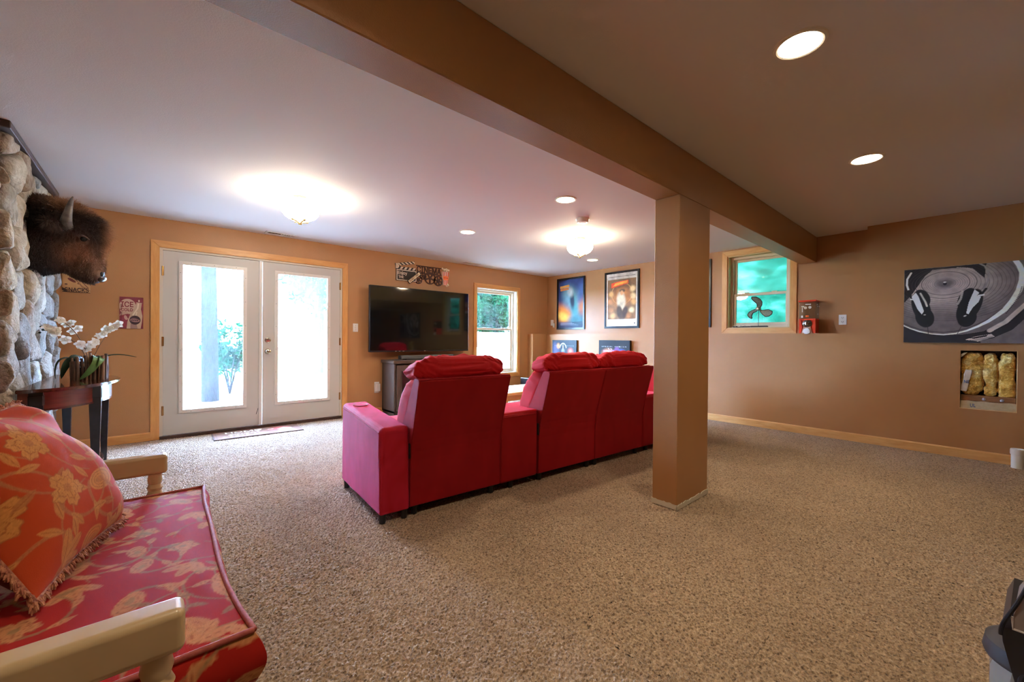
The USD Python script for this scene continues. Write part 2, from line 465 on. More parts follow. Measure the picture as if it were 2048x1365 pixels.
# ------------------------------------------------------------------ baseboards and casings
def board_x(x0, x1, y, z0=0., h=.088, t=.014):
    pts = [(y, z0), (y - t, z0), (y - t, z0 + h - .012), (y - t * .45, z0 + h), (y, z0 + h)]
    m = ext(Polygon(pts), x1 - x0); v = m.vertices.copy(); m.vertices = np.stack([x0 + v[:, 2], v[:, 0], v[:, 1]], 1); trimesh.repair.fix_normals(m); return m
def board_y(y0, y1, x, z0=0., h=.088, t=.014):
    pts = [(x, z0), (x - t, z0), (x - t, z0 + h - .012), (x - t * .45, z0 + h), (x, z0 + h)]
    m = ext(Polygon(pts), y1 - y0); v = m.vertices.copy(); m.vertices = np.stack([v[:, 0], y0 + v[:, 2], v[:, 1]], 1); trimesh.repair.fix_normals(m); return m
struct('baseboard_back', [board_x(-.66, -.026, YD)], OAKH, 'light oak baseboard left of the french doors', 'baseboard', smooth=False)
struct('baseboard_back', [board_x(1.995, 5.41, YD)], OAKH, 'light oak baseboard under the television', 'baseboard', smooth=False)
struct('baseboard_left', bx(XB, XB + .014, YB, 3.70, 0, .088, .004), OAKY, 'light oak baseboard behind the loveseat', 'baseboard', smooth=False)
struct('baseboard_right', [board_y(YB, 5.56, XL)], OAKY, 'light oak baseboard along the right wall', 'baseboard', smooth=False)

def casing(name, x0, x1, z0, z1, place, at, label, w=.07, t=.017, sill=True):
    """mitred picture-frame casing, inner edge x0..x1, z0..z1"""
    tr = thing(name, label, 'trim', kind='structure')
    sides = [((x0, z0 if sill else 0), (x0, z1), (x0 - w, z1 + w), (x0 - w, (z0 - w) if sill else 0)),
             ((x1, z0 if sill else 0), (x1, z1), (x1 + w, z1 + w), (x1 + w, (z0 - w) if sill else 0)),
             ((x0, z1), (x1, z1), (x1 + w, z1 + w), (x0 - w, z1 + w))]
    if sill: sides.append(((x0, z0), (x1, z0), (x1 + w, z0 - w), (x0 - w, z0 - w)))
    for k, q in enumerate(sides):
        c = np.mean(q, 0)
        pts = []
        for p in q:
            p = np.array(p)
            pts.append(p)
        P = Polygon(pts)
        inner = P.buffer(-.004, join_style=2)
        lo = ext(P, t * .75); hi = ext(inner, t)
        m = join([lo, hi]); v = m.vertices.copy()
        if place == 'xz': m.vertices = np.stack([v[:, 0], at - v[:, 2], v[:, 1]], 1)
        else: m.vertices = np.stack([at - v[:, 2], v[:, 0], v[:, 1]], 1)
        trimesh.repair.fix_normals(m)
        horiz = k >= 2
        obj('casing_board', m, (OAKH if place == 'xz' else OAKY) if horiz else OAK, tr, smooth=False)
    return tr
casing('trim_1', DX0, DX1, 0, DZ, 'xz', YD, 'light oak casing around the french doors', w=.072, sill=False)
casing('trim_2', W1[0], W1[1], W1[2], W1[3], 'xz', YD, 'light oak casing around the tall window by the television')
casing('trim_3', W2[0], W2[1], W2[2], W2[3], 'yz', XU, 'light oak casing around the small window under the beam')
DARKW = mat('dark_walnut_strip', S(74, 48, 34), .6, vary=(9, S(52, 34, 24)), stretch=(4, .6, 4))
struct('trim_4', [bx(-.68, -.625, 3.70, 5.31, H - .045, H, .004), bx(XB, -.68, 3.70, 3.74, H - .045, H, .004)], DARKW, 'dark wood strip between the stone chimney and the ceiling', 'trim')
# ------------------------------------------------------------------ french doors
def leaf(n, x0, x1, hinge_side, label):
    d = thing('door_%d' % n, label, 'door', kind='structure')
    y = YD + .005                                                # room-side face
    z0, z1 = .034, 2.008
    gx0, gx1 = (x0 + .155, x1 - .155)
    gz0, gz1 = .285, 1.885
    p = sbox(x0, z0, x1, z1).difference(sbox(gx0, gz0, gx1, gz1))
    m = ext(p, .044); v = m.vertices.copy(); m.vertices = np.stack([v[:, 0], y + v[:, 2], v[:, 1]], 1); trimesh.repair.fix_normals(m)
    obj('slab', m, DOORP, d, smooth=False)
    fr = []
    for r0, r1, t in ((.028, -.0, .012), (.020, .006, .018)):
        q = sbox(gx0 - r0, gz0 - r0, gx1 + r0, gz1 + r0).difference(sbox(gx0 + .004 + r1, gz0 + .004 + r1, gx1 - .004 - r1, gz1 - .004 - r1))
        m = ext(q, t, 'xz'); m.apply_translation([0, y + .001, 0]); fr.append(m)
    f = obj('glazing_frame', fr, WHITE, d, smooth=False)
    scr = []
    for k in range(6):
        z = gz0 + .1 + k * (gz1 - gz0 - .2) / 5
        for x in (gx0 - .012, gx1 + .012):
            scr.append(lathe([(0, 0), (.004, 0), (.004, -.002), (0, -.003)], 8, 'y').apply_translation([x, y - .0175, z]))
    for k in range(3):
        for z in (gz0 - .012, gz1 + .012):
            scr.append(lathe([(0, 0), (.004, 0), (.004, -.002), (0, -.003)], 8, 'y').apply_translation([gx0 + .08 + k * (gx1 - gx0 - .16) / 2, y - .0175, z]))
    obj('screw_caps', scr, mat('screw_cap_%d' % n, S(150, 146, 138), .5), f, smooth=False)
    obj('glass_pane', bx(gx0, gx1, y + .018, y + .024, gz0, gz1), FOGGED if n == 1 else HAZY, d, smooth=False)
    hx = x0 - .004 if hinge_side < 0 else x1 + .004
    for z in (.30, 1.04, 1.79):
        obj('hinge', [lathe([(0, -.05), (.007, -.05), (.007, .05), (0, .05)], 12).apply_translation([hx, y - .006, z]), bx(hx - .012, hx + .012, y - .003, y + .002, z - .048, z + .048)], BRASS, d, smooth=False)
    return d
d1 = leaf(1, .073, .955, -1, 'left grey french door with a tall fogged glass pane')
d2 = leaf(2, .988, 1.897, 1, 'right grey french door with knob and fogged glass pane')
obj('meeting_strip', bx(.952, .984, YD - .008, YD + .012, .034, 2.008, .003), WHITE, d1, smooth=False, label='white astragal strip')
NICK = mat('satin_nickel', S(196, 184, 160), .22, metallic=1.0)
kn = obj('knob', [lathe([(0, 0), (.033, 0), (.033, -.006), (.014, -.01), (.012, -.03), (.022, -.036), (.029, -.05), (.026, -.062), (.012, -.068), (0, -.069)], 24, 'y').apply_translation([1.045, YD + .005, .918])], NICK, d2, smooth=40)
obj('deadbolt', [lathe([(0, 0), (.034, 0), (.034, -.008), (.026, -.014), (.02, -.016), (0, -.016)], 24, 'y').apply_translation([1.045, YD + .005, 1.058]), bx(1.028, 1.062, YD - .03, YD - .01, 1.051, 1.065, .003)], NICK, d2, smooth=40)
JAMB = mat('jamb_paint', S(214, 206, 190), .5)
obj('door_jamb', [bx(DX0, DX0 + .026, YD, YD + .16, 0, DZ), bx(DX1 - .026, DX1, YD, YD + .16, 0, DZ), bx(DX0 + .026, DX1 - .026, YD, YD + .16, 2.012, DZ)], JAMB, d1, smooth=False)
obj('door_stop', [bx(DX0 + .0262, DX0 + .042, YD + .052, YD + .066, 0, DZ), bx(DX1 - .042, DX1 - .0262, YD + .052, YD + .066, 0, DZ), bx(DX0 + .042, DX1 - .042, YD + .052, YD + .066, 1.994, DZ)], JAMB, d1, smooth=False)
obj('threshold', bx(DX0, DX1, YD - .012, YD + .16, -.014, .032, .004), DARKW, d1, smooth=False, label='dark threshold')
# scuff mark low on the left door
obj('scuff', tube(bez((.925, YD + .0045, .165), (.93, YD + .0045, .19), (.94, YD + .0045, .20), (.945, YD + .0045, .235), n=8), .0025, 6), BLACKM, d1)

# ------------------------------------------------------------------ windows
def sash_window(n, place, a0, a1, z0, z1, at, label, depth=.11, mid=.5):
    """double hung window; a = x or y along the wall, at = room face of the wall, depth towards outside"""
    w = thing('window_%d' % n, label, 'window', kind='structure')
    sg = 1
    def put(p0, p1, q0, q1, d0, d1, b=.003):
        return bx(p0, p1, at + d0, at + d1, q0, q1, b) if place == 'xz' else bx(at + d0, at + d1, p0, p1, q0, q1, b)
    JW = mat('window_jamb_%d' % n, S(238, 232, 220) if n == 1 else S(206, 176, 128), .5)
    obj('jamb_liner', [put(a0, a0 + .012, z0, z1, 0, .15, 0), put(a1 - .012, a1, z0, z1, 0, .15, 0), put(a0 + .012, a1 - .012, z1 - .012, z1, 0, .15, 0), put(a0 + .012, a1 - .012, z0, z0 + .012, -.004, .15, 0)], JW, w, smooth=False)
    b0, b1, c0, c1 = a0 + .012, a1 - .012, z0 + .012, z1 - .012
    F = .032
    obj('frame', [put(b0, b0 + F, c0, c1, depth - .03, depth + .04), put(b1 - F, b1, c0, c1, depth - .03, depth + .04), put(b0 + F, b1 - F, c1 - F, c1, depth - .03, depth + .04), put(b0 + F, b1 - F, c0, c0 + F, depth - .03, depth + .04)], VINYL, w, smooth=False)
    b0, b1, c0, c1 = b0 + F, b1 - F, c0 + F, c1 - F
    zm = c0 + (c1 - c0) * mid
    G = .034
    for nm, q0, q1, dd in (('lower_sash', c0, zm + G / 2, depth - .012), ('upper_sash', zm - G / 2, c1, depth + .014)):
        s = obj(nm, [put(b0, b0 + G, q0, q1, dd, dd + .024), put(b1 - G, b1, q0, q1, dd, dd + .024), put(b0 + G, b1 - G, q1 - G, q1, dd, dd + .024), put(b0 + G, b1 - G, q0, q0 + G, dd, dd + .024)], VINYL, w, smooth=False)
        obj('pane', put(b0 + G - .002, b1 - G + .002, q0 + G - .002, q1 - G + .002, dd + .010, dd + .014, 0), CLEAR, s, smooth=False)
    for k in (.25, .75):
        c = b0 + (b1 - b0) * k
        obj('sash_lock', put(c - .03, c + .03, zm + G / 2, zm + G / 2 + .012, depth - .01, depth + .012), VINYL, w, smooth=False)
    return w
w1 = sash_window(1, 'xz', W1[0], W1[1], W1[2], W1[3], YD, 'tall white double hung window right of the television', mid=.53)
dots = [lathe([(0, 0), (.006, 0), (0, -.002)], 8).apply_transform(rotm('y', 90)).apply_translation([W1[1] - .0125, YD + .03, z]) for z in (1.55, 1.3, .75)]
obj('screw_hole', dots, BLACKM, w1, smooth=False)
w2 = sash_window(2, 'yz', W2[0], W2[1], W2[2], W2[3], XU, 'small double hung window above the ledge with teal light behind it', mid=.46)

# ------------------------------------------------------------------ outside
GROUND = mat('pale_concrete', S(214, 212, 204), .9, vary=(1.5, S(190, 188, 178)))
GRASS = mat('lawn', S(78, 128, 62), .9, vary=(4, S(52, 96, 44)))
struct('patio_ground', bx(-8, 9.6, YD + .16, 12.5, -.2, -.06), GROUND, 'pale concrete patio outside the doors', 'ground', smooth=False)
struct('lawn_ground', bx(-30, 40, 12.5, 50, -.25, -.05), GRASS, 'green lawn beyond the patio', 'ground', smooth=False)
struct('side_ground', bx(XU + .165, 40, -12, YD + .155, -.2, .94), GRASS, 'raised ground beside the house at the window well', 'ground', smooth=False)
slope = TM([(6.6, 8.2, -.1), (9.6, 8.2, -.1), (13.5, 12.6, -.1), (8.2, 12.6, -.1), (6.6, 8.2, .35), (9.6, 8.2, .75), (13.5, 12.6, 1.25), (8.2, 12.6, .62)],
           [(0, 2, 1), (0, 3, 2), (4, 5, 6), (4, 6, 7), (0, 1, 5), (0, 5, 4), (1, 2, 6), (1, 6, 5), (2, 3, 7), (2, 7, 6), (3, 0, 4), (3, 4, 7)])
struct('driveway_slope', slope, GROUND, 'pale sloping drive seen through the tall window', 'driveway', smooth=False)
GREYW = mat('grey_block', S(76, 86, 92), .9, vary=(2, S(62, 72, 78)), specular_ior_level=0.0)
tag(obj('retaining_wall', bx(7.6, 16, 13.4, 13.8, -.05, 1.36, .02), GREYW, smooth=False), 'grey retaining wall outside the tall window', 'wall', kind='structure')
LEAFM = usdkit.material(stage, '/World/Looks/leaf', {'d': ('diffuse_bsdf', {'color': S(64, 132, 62)}), 't': ('translucent_bsdf', {'color': S(96, 190, 80)}), 'm': ('mix_closure', {'fac': .5}), 'o': ('geometry', {}), 'r': ('rgb_ramp', {'ramp': [(0, S(14, 50, 28)), (.6, S(28, 74, 38)), (1, S(64, 110, 52))]})},
                         [('o.random_per_island', 'r.fac'), ('r.color', 'd.color'), ('r.color', 't.color'), ('d.BSDF', 'm.closure1'), ('t.BSDF', 'm.closure2')], surface='m.closure')
BARK = mat('tree_bark', S(30, 29, 28), .95, vary=(8, S(20, 20, 20)), stretch=(4, 4, .6), bump=(18, .8, .03), specular_ior_level=0.0)
def leaves(n, centre, rad, size, seed, low=-1.0):
    r = np.random.default_rng(seed)
    u = r.normal(size=(n, 3)); u /= np.linalg.norm(u, axis=1, keepdims=True)
    u[:, 2] = np.maximum(u[:, 2], low)
    # clumps
    k = r.normal(size=(14, 3)); k /= np.linalg.norm(k, axis=1, keepdims=True)
    pick = r.integers(0, 14, n)
    c = np.asarray(centre) + (k[pick] * .72 + u * r.uniform(.15, .5, (n, 1))) * np.asarray(rad)
    a = r.normal(size=(n, 3)); a /= np.linalg.norm(a, axis=1, keepdims=True)
    b = np.cross(a, r.normal(size=(n, 3))); b /= np.linalg.norm(b, axis=1, keepdims=True)
    nn = np.cross(a, b)
    s = size * r.uniform(.6, 1.3, (n, 1))
    P = np.stack([c - a * s, c - b * s * .45 + nn * s * .12, c + a * s, c + b * s * .45 + nn * s * .12], 1).reshape(-1, 3)
    i = np.arange(n)[:, None] * 4
    return TM(P, np.vstack([i + [0, 1, 2], i + [0, 2, 3]]))
def tree(x, y, h, rad, seed, label, tr=.14, n=9000, size=.13, crown=None):
    t = thing('tree', label, 'tree', (x, y, -.06), group='trees outside the doors and window')
    r = random.Random(seed)
    obj('trunk', tube([(0, 0, 0), (r.uniform(-.05, .05), 0, h * .3), (r.uniform(-.1, .1), r.uniform(-.1, .1), h * .7), (0, 0, h)], [tr * 1.25, tr, tr * .8, tr * .3], 14), BARK, t, smooth=True)
    br = []
    for k in range(7):
        a = r.uniform(0, 6.28); z = h * r.uniform(.45, .8)
        br.append(tube([(0, 0, z), (rad * .4 * math.cos(a), rad * .4 * math.sin(a), z + .5), (rad * .8 * math.cos(a), rad * .8 * math.sin(a), z + .9)], [tr * .4, tr * .25, tr * .1], 7))
    obj('branch', br, BARK, t, smooth=True)
    obj('foliage', leaves(n, (0, 0, crown[0] if crown else h * .86), (rad, rad, crown[1] if crown else h * .42), size, seed), LEAFM, t, smooth=False, kind='stuff')
tree(.76, 9.0, 10.5, 2.2, 1, 'dark trunk standing outside the left french door', tr=.105, n=5000)
tree(3.9, 13.8, 5.0, 1.5, 2, 'leafy tree beyond the right french door', n=6000)
tree(10.9, 16.4, 3.6, 1.05, 3, 'low bushy tree outside the tall window, left of its view', tr=.06, n=11000, size=.10, crown=(2.5, 1.5))
tree(13.15, 16.2, 3.8, 1.05, 4, 'low bushy tree in the middle of the tall window', tr=.06, n=11000, size=.10, crown=(2.6, 1.6))
tree(15.6, 17.0, 4.0, 1.15, 5, 'low bushy tree at the right of the tall window', tr=.06, n=11000, size=.10, crown=(2.7, 1.6))
tree(15.0, 21.0, 8.5, 2.2, 6, 'tall tree at the back of the garden', n=14000, size=.16, crown=(4.6, 3.6))
sh = thing('shrub', 'loose green shrub beside the dark trunk outside the door', 'shrub', (1.15, 9.9, -.06))
obj('stems', [tube([(0, 0, 0), (.1 * math.cos(k), .1 * math.sin(k), .5), (.3 * math.cos(k), .3 * math.sin(k), 1.1)], [.018, .014, .006], 6) for k in range(7)], BARK, sh, smooth=True)
obj('foliage', leaves(1400, (0, 0, .95), (.4, .4, .55), .06, 11), LEAFM, sh, smooth=False, kind='stuff')
# light well outside the small window: teal translucent cover over a pale shell
TEAL = usdkit.material(stage, '/World/Looks/teal_cover', {'d': ('diffuse_bsdf', {'color': S(50, 92, 78)}), 't': ('translucent_bsdf', {'color': S(96, 222, 192)}), 'm': ('mix_closure', {'fac': .82}), 'tc': ('texture_coordinate', {}), 'mp': ('mapping', {'scale': (1, .7, 1.6)}),
    'n': ('noise_texture', {'scale': 4.0, 'detail': 6.0}), 'r': ('rgb_ramp', {'ramp': [(.35, S(46, 92, 76)), (.55, S(70, 114, 100)), (.7, S(112, 134, 124))]})},
    [('tc.object', 'mp.vector'), ('mp.vector', 'n.vector'), ('n.fac', 'r.fac'), ('r.color', 't.color'), ('d.BSDF', 'm.closure1'), ('t.BSDF', 'm.closure2')], surface='m.closure')
ww = thing('window_well', 'teal translucent window well cover outside the small window', 'window well', kind='structure')
arc = np.linspace(-math.pi / 2, math.pi / 2, 19)
sh_o = [(XU + .17 + .62 * math.cos(a), 1.9 + .74 * math.sin(a)) for a in arc]
sh_i = [(XU + .17 + .605 * math.cos(a), 1.9 + .725 * math.sin(a)) for a in arc[::-1]]
obj('shell', X(ext(Polygon(sh_o + sh_i), 1.5), (0, 0, .95)), TEAL, ww, smooth=40)
obj('lid', X(ext(Polygon(sh_o), .012), (0, 0, 2.45)), TEAL, ww, smooth=False)

# ------------------------------------------------------------------ stone chimney
CH_X, CH_Y0, CH_Y1 = -.70, 3.74, 5.45
ch = thing('stone_chimney', 'grey fieldstone chimney with mounted head at the left edge', 'fireplace', kind='structure')
MORTAR = mat('grey_mortar', S(120, 112, 104), .95, vary=(14, S(96, 90, 84)), bump=(40, .6, .01))
STONES = [mat('fieldstone_%s' % k, S(*a), .9, vary=(11, S(*b)), bump=(34, 1.0, .02)) for k, a, b in
          (('grey', (172, 164, 150), (126, 118, 106)), ('tan', (186, 170, 144), (140, 124, 102)), ('blue', (150, 148, 142), (110, 108, 102)), ('pale', (198, 190, 174), (156, 148, 132)), ('rose', (172, 158, 142), (128, 114, 100)))]
obj('mortar_bed', bx(XB, CH_X + .012, CH_Y0 + .02, YD, 0, H), MORTAR, ch, smooth=False)
def stone(poly, thick, seed, to3d):
    """rounded cobble over a polygon cell"""
    r = np.random.default_rng(seed)
    c = np.array(poly.centroid.coords[0])
    ring = np.array(poly.exterior.coords)[:-1]
    L = LineString(list(ring) + [ring[0]])
    n = 20
    out = np.array([L.interpolate(k / n, normalized=True).coords[0] for k in range(n)])
    lev = [(1.0, -.3), (1.0, .35), (.95, .72), (.82, .93), (.5, 1.0)]
    v, f = [], []
    for s_, hh in lev:
        q = c + (out - c) * s_
        jit = 1 + .16 * (fbm(np.stack([q[:, 0] * 9, q[:, 1] * 9, np.full(n, seed)], -1), 2) - .5)
        bumpy = hh * thick * (1 + .9 * (fbm(np.stack([q[:, 0] * 8, q[:, 1] * 7, np.full(n, seed + 9.)], -1), 2) - .5)) if hh > .3 else hh * thick * np.ones(n)
        q = c + (q - c) * jit[:, None]
        v += [np.array(to3d(a[0], a[1], b)) for a, b in zip(q, bumpy)]
    v.append(np.array(to3d(c[0], c[1], thick * 1.02)))
    for i in range(len(lev) - 1):
        for j in range(n):
            k = (j + 1) % n
            f += [(i * n + j, i * n + k, (i + 1) * n + k), (i * n + j, (i + 1) * n + k, (i + 1) * n + j)]
    t = len(lev) - 1
    f += [(t * n + j, t * n + (j + 1) % n, len(v) - 1) for j in range(n)]
    m = TM(v, f); trimesh.repair.fix_normals(m)
    if m.volume < 0: m.invert()
    return m
def stone_field(a0, a1, z0, z1, to3d, seed, cell=.27):
    from scipy.spatial import Voronoi
    r = np.random.default_rng(seed)
    pts = []
    tries = 0
    while tries < 4000:
        p = np.array([r.uniform(a0 - .3, a1 + .3), r.uniform(z0 - .3, z1 + .3)]); tries += 1
        d = cell * r.uniform(.62, 1.15)
        if all(abs(p[0] - q[0]) ** 2 + (1.15 * (p[1] - q[1])) ** 2 > ((d + q[2]) / 2) ** 2 for q in pts): pts.append((p[0], p[1], d))
    P = np.array(pts)[:, :2]
    V = Voronoi(P)
    area = sbox(a0, z0, a1, z1)
    k = 0
    for i, reg in enumerate(V.point_region):
        R_ = V.regions[reg]
        if -1 in R_ or not R_: continue
        g = Polygon(V.vertices[R_]).intersection(area)
        if g.area < .003: continue
        g = g.buffer(-.022).buffer(.016)
        if g.is_empty or g.geom_type != 'Polygon' or g.area < .0015: continue
        m = stone(g, r.uniform(.040, .075), int(r.integers(1e6)), to3d)
        obj('stone', m, STONES[int(r.integers(len(STONES)))], ch, smooth=50); k += 1
stone_field(CH_Y0, CH_Y1, .0, H - .05, lambda a, z, t: (CH_X + t, a, z), 3)
stone_field(XB + .02, CH_X + .03, .0, H - .05, lambda a, z, t: (a, CH_Y0 + .02 - t * .6, z), 4)

# ------------------------------------------------------------------ bison head
def bison():
    t = thing('bison_head', 'shaggy dark brown bison head mounted on the stone chimney', 'taxidermy head')
    Y0 = 4.52
    def ball(x, y, z, r, sc=(1, 1, 1)):
        s_ = trimesh.creation.icosphere(2, r); s_.apply_scale(sc); s_.apply_translation([x, Y0 + y, z])
        return m3.Manifold(m3.Mesh(np.array(s_.vertices, np.float32), np.array(s_.faces, np.uint32)))
    H_ = lambda *b: m3.Manifold.batch_hull(list(b))
    body = H_(ball(-.655, 0, 1.86, .1, (.5, 2.1, 2.4)), ball(-.50, 0, 1.90, .19, (.9, 1.05, 1.0)))
    body += H_(ball(-.655, 0, 1.70, .1, (.5, 1.9, 1.7)), ball(-.50, 0, 1.76, .17, (.9, 1, 1)))
    body += H_(ball(-.50, 0, 1.90, .19, (.9, 1.05, 1)), ball(-.42, 0, 1.86, .165, (.95, 1, 1.05)))
    body += H_(ball(-.43, 0, 1.82, .15), ball(-.40, 0, 1.68, .115), ball(-.46, 0, 1.72, .12))
    body += H_(ball(-.40, 0, 1.69, .112), ball(-.352, 0, 1.575, .072, (.9, 1.05, 1)), ball(-.40, 0, 1.58, .062), ball(-.47, 0, 1.66, .09))
    body += ball(-.335, 0, 1.572, .062, (.8, 1.15, .85))
    for s_ in (-1, 1):
        body += ball(-.415, s_ * .118, 1.815, .045)
        body += H_(ball(-.50, s_ * .19, 1.90, .03), ball(-.555, s_ * .27, 1.885, .022, (1, 1, .7)))
    q = body.refine_to_length(.02).to_mesh()
    m = TM(q.vert_properties[:, :3], q.tri_verts); m.merge_vertices()
    m = trimesh.smoothing.filter_taubin(m, iterations=14)
    m = disp(m, .012, 16, 3)
    v = np.asarray(m.vertices)
    def shade(p):
        x, y, z = p[:, 0], np.abs(p[:, 1] - Y0), p[:, 2]
        k = fbm(p * 9, 3, 5)
        dark = np.array(S(62, 44, 36)); brown = np.array(S(126, 82, 56)); tan = np.array(S(168, 120, 80)); black = np.array(S(28, 22, 22))
        c = np.tile(dark, (len(p), 1))
        cheek = np.exp(-(((x + .42) / .09) ** 2 + ((z - 1.70) / .10) ** 2))
        c = c + (brown - c) * np.clip(cheek * 1.3, 0, 1)[:, None]
        crown = sstep(1.97, 2.06, z) * .9
        c = c + (tan * .8 - c) * crown[:, None]
        front = sstep(-.33, -.265, x) * sstep(1.62, 1.72, z) * .8
        c = c + (tan - c) * front[:, None]
        muz = np.exp(-(((x + .33) / .05) ** 2 + ((z - 1.60) / .05) ** 2)) * .9
        c = c + (np.array(S(120, 86, 62)) - c) * np.clip(muz, 0, 1)[:, None]
        neck = sstep(-.52, -.60, x) * .7
        c = c + (black - c) * neck[:, None]
        return np.clip(c * (.35 + 1.3 * k[:, None]), 0, 1)
    HIDE = colmat('bison_hide', .9)
    obj('hide', m, HIDE, t, smooth=True, col=shade(v))
    # fur
    r = np.random.default_rng(8)
    N = 46000
    pts, fi = trimesh.sample.sample_surface(m, N, seed=4)
    nn = m.face_normals[fi]
    keep = (pts[:, 0] > -.675)
    nose = (pts[:, 2] < 1.60) & (pts[:, 0] > -.345)
    keep &= ~nose
    for s_ in (-1, 1):
        keep &= np.linalg.norm(pts - np.array([-.392, Y0 + s_ * .15, 1.815]), axis=1) > .042
    pts, nn = pts[keep], nn[keep]
    wool = sstep(1.72, 1.9, pts[:, 2])
    L = (.016 + .030 * wool) * r.uniform(.6, 1.25, len(pts))
    dirn = nn * (.55 + .35 * wool[:, None]) + np.array([-.12, 0, -.55]) * (1 - .45 * wool[:, None]) + r.normal(size=pts.shape) * .28
    dirn /= np.linalg.norm(dirn, axis=1, keepdims=True)
    curl = r.normal(size=pts.shape) * .35 + np.array([0, 0, -.5])
    k4 = np.array([0, .33, .66, 1.0])
    P = pts[:, None] - nn[:, None] * .003 + dirn[:, None] * (L[:, None] * k4)[..., None] + curl[:, None] * (L[:, None] * k4 ** 2 * .5)[..., None]
    cv = UsdGeom.BasisCurves.Define(stage, path_for('fur', t))
    cv.CreateTypeAttr('linear')
    cv.CreatePointsAttr(Vt.Vec3fArray.FromNumpy(P.reshape(-1, 3).astype(np.float32)))
    cv.CreateCurveVertexCountsAttr(Vt.IntArray.FromNumpy(np.full(len(P), 4, np.int32)))
    w = np.tile(np.array([.0018, .0017, .0013, .0005], np.float32), len(P))
    cv.CreateWidthsAttr(Vt.FloatArray.FromNumpy(w)); cv.SetWidthsInterpolation('vertex')
    col = shade(pts) * r.uniform(.8, 1.5, (len(pts), 1))
    UsdGeom.PrimvarsAPI(cv).CreatePrimvar('col', Sdf.ValueTypeNames.Color3fArray, 'uniform').Set(Vt.Vec3fArray.FromNumpy(col.astype(np.float32)))
    UsdShade.MaterialBindingAPI.Apply(cv.GetPrim()).Bind(colmat('bison_fur', .8))
    tag(cv.GetPrim(), kind='stuff')
    HORN = mat('bison_horn', S(70, 62, 56), .45, vary=(14, S(112, 104, 94)), stretch=(1, 1, 2))
    for s_ in (-1, 1):
        p = bez((-.475, Y0 + s_ * .14, 1.885), (-.475, Y0 + s_ * .30, 1.87), (-.455, Y0 + s_ * .285, 1.985), (-.437, Y0 + s_ * .245, 2.09), n=14)
        obj('horn', tube(p, np.linspace(1, 0, 14) ** .7 * .036 + .004, 14), HORN, t, smooth=True)
    for s_ in (-1, 1):
        obj('eye', trimesh.creation.icosphere(2, .019).apply_translation([-.392, Y0 + s_ * .152, 1.812]), mat('glass_eye_%d' % (s_ + 1), S(14, 10, 8), .08), t, smooth=True)
        lid = tube(bez((-.430, Y0 + s_ * .150, 1.822), (-.405, Y0 + s_ * .182, 1.850), (-.362, Y0 + s_ * .150, 1.812), n=8), [.004, .007, .008, .008, .008, .008, .006, .004], 8)
        obj('eyelid', lid, mat('eyelid_%d' % (s_ + 1), S(112, 86, 70), .6), t, smooth=True)
        obj('nostril', X(trimesh.creation.icosphere(2, 1), (-.306, Y0 + s_ * .047, 1.572), rz=s_ * 20, s=[.016, .018, .022]), mat('nostril_%d' % (s_ + 1), S(10, 8, 8), .5), t, smooth=True)
    NOSE = mat('wet_nose', S(52, 44, 44), .15, coat_weight=.6)
    obj('nose_pad', X(trimesh.creation.icosphere(3, 1), (-.318, Y0, 1.545), s=[.040, .058, .034]), NOSE, t, smooth=True)
    obj('mount_plate', lathe([(0, 0), (.20, 0), (.20, .02), (0, .02)], 40, 'x').apply_scale([1, 1, 1.3]).apply_translation([-.672, Y0, 1.80]), DARKW, t, smooth=30)
bison()

# ------------------------------------------------------------------ signs on the door wall
def plaque_print(p, x0, z0, name, label, cat, y=YD, t=.006):
    th = thing(name, label, cat, group='tin signs left of the doors')
    obj('panel', bx(x0, x0 + p.w, y - t, y, z0, z0 + p.h, .0015), mat(name + '_edge', S(60, 36, 30), .5), th, smooth=False)
    m, c = p.mesh('xz', x0, z0, y - t - .0006)
    obj('print', m, PRINT, th, smooth=False, col=c)
    return th
PRINT = colmat('print', .45)
CANVASP = colmat('canvas_print', .7, bump=(900, .15, .001))
POSTERP = colmat('poster_print', .5, specular_ior_level=.3)
# ice cold sign
p = Paint(.178, .322, 150, 270, S(120, 34, 44))
p.noise(30, .35, 2)
p.ellipse(.060, .228, .062, .075, S(196, 166, 142)); p.poly([(.0, .13), (.02, .195), (.12, .20), (.09, .14), (.06, .15)], S(186, 152, 130))
p.poly([(.006, .25), (.006, .0), (.02, .0), (.02, .25)], S(84, 22, 34), .6)
p.stroke([(.014, .18), (.05, .178), (.08, .16)], .018, S(196, 166, 142))
p.ellipse(.046, .112, .012, .024, S(186, 150, 130), 15); p.stroke([(.055, .10), (.075, .095)], .01, S(186, 150, 130))
p.poly([(.052, .0), (.058, .07), (.073, .13), (.11, .20), (.125, .262), (.122, .272), (.170, .266), (.166, .256), (.160, .20), (.172, .13), (.166, .06), (.158, .0)], S(190, 162, 136))
p.poly([(.08, .0), (.082, .05), (.09, .07), (.12, .09), (.135, .0)], S(132, 102, 100), .8)
p.stroke([(.10, .14), (.135, .21), (.14, .255)], .012, S(222, 202, 176)); p.stroke([(.12, .12), (.128, .17)], .01, S(222, 202, 176))
p.ellipse(.145, .286, .006, .012, S(216, 190, 160))
p.ellipse(.115, .088, .042, .046, S(56, 34, 40)); p.ellipse(.115, .086, .036, .018, S(150, 110, 104), -8)
for k in range(4): p.ellipse(.093 + k * .014, .087, .005, .009, S(60, 36, 42), -20)
th = plaque_print(p, -.260, 1.170, 'tin_sign', 'red tin sign reading ICE COLD with a bottle, left of the doors', 'sign')
ICEM = mat('sign_red_ink', S(120, 26, 36), .5)
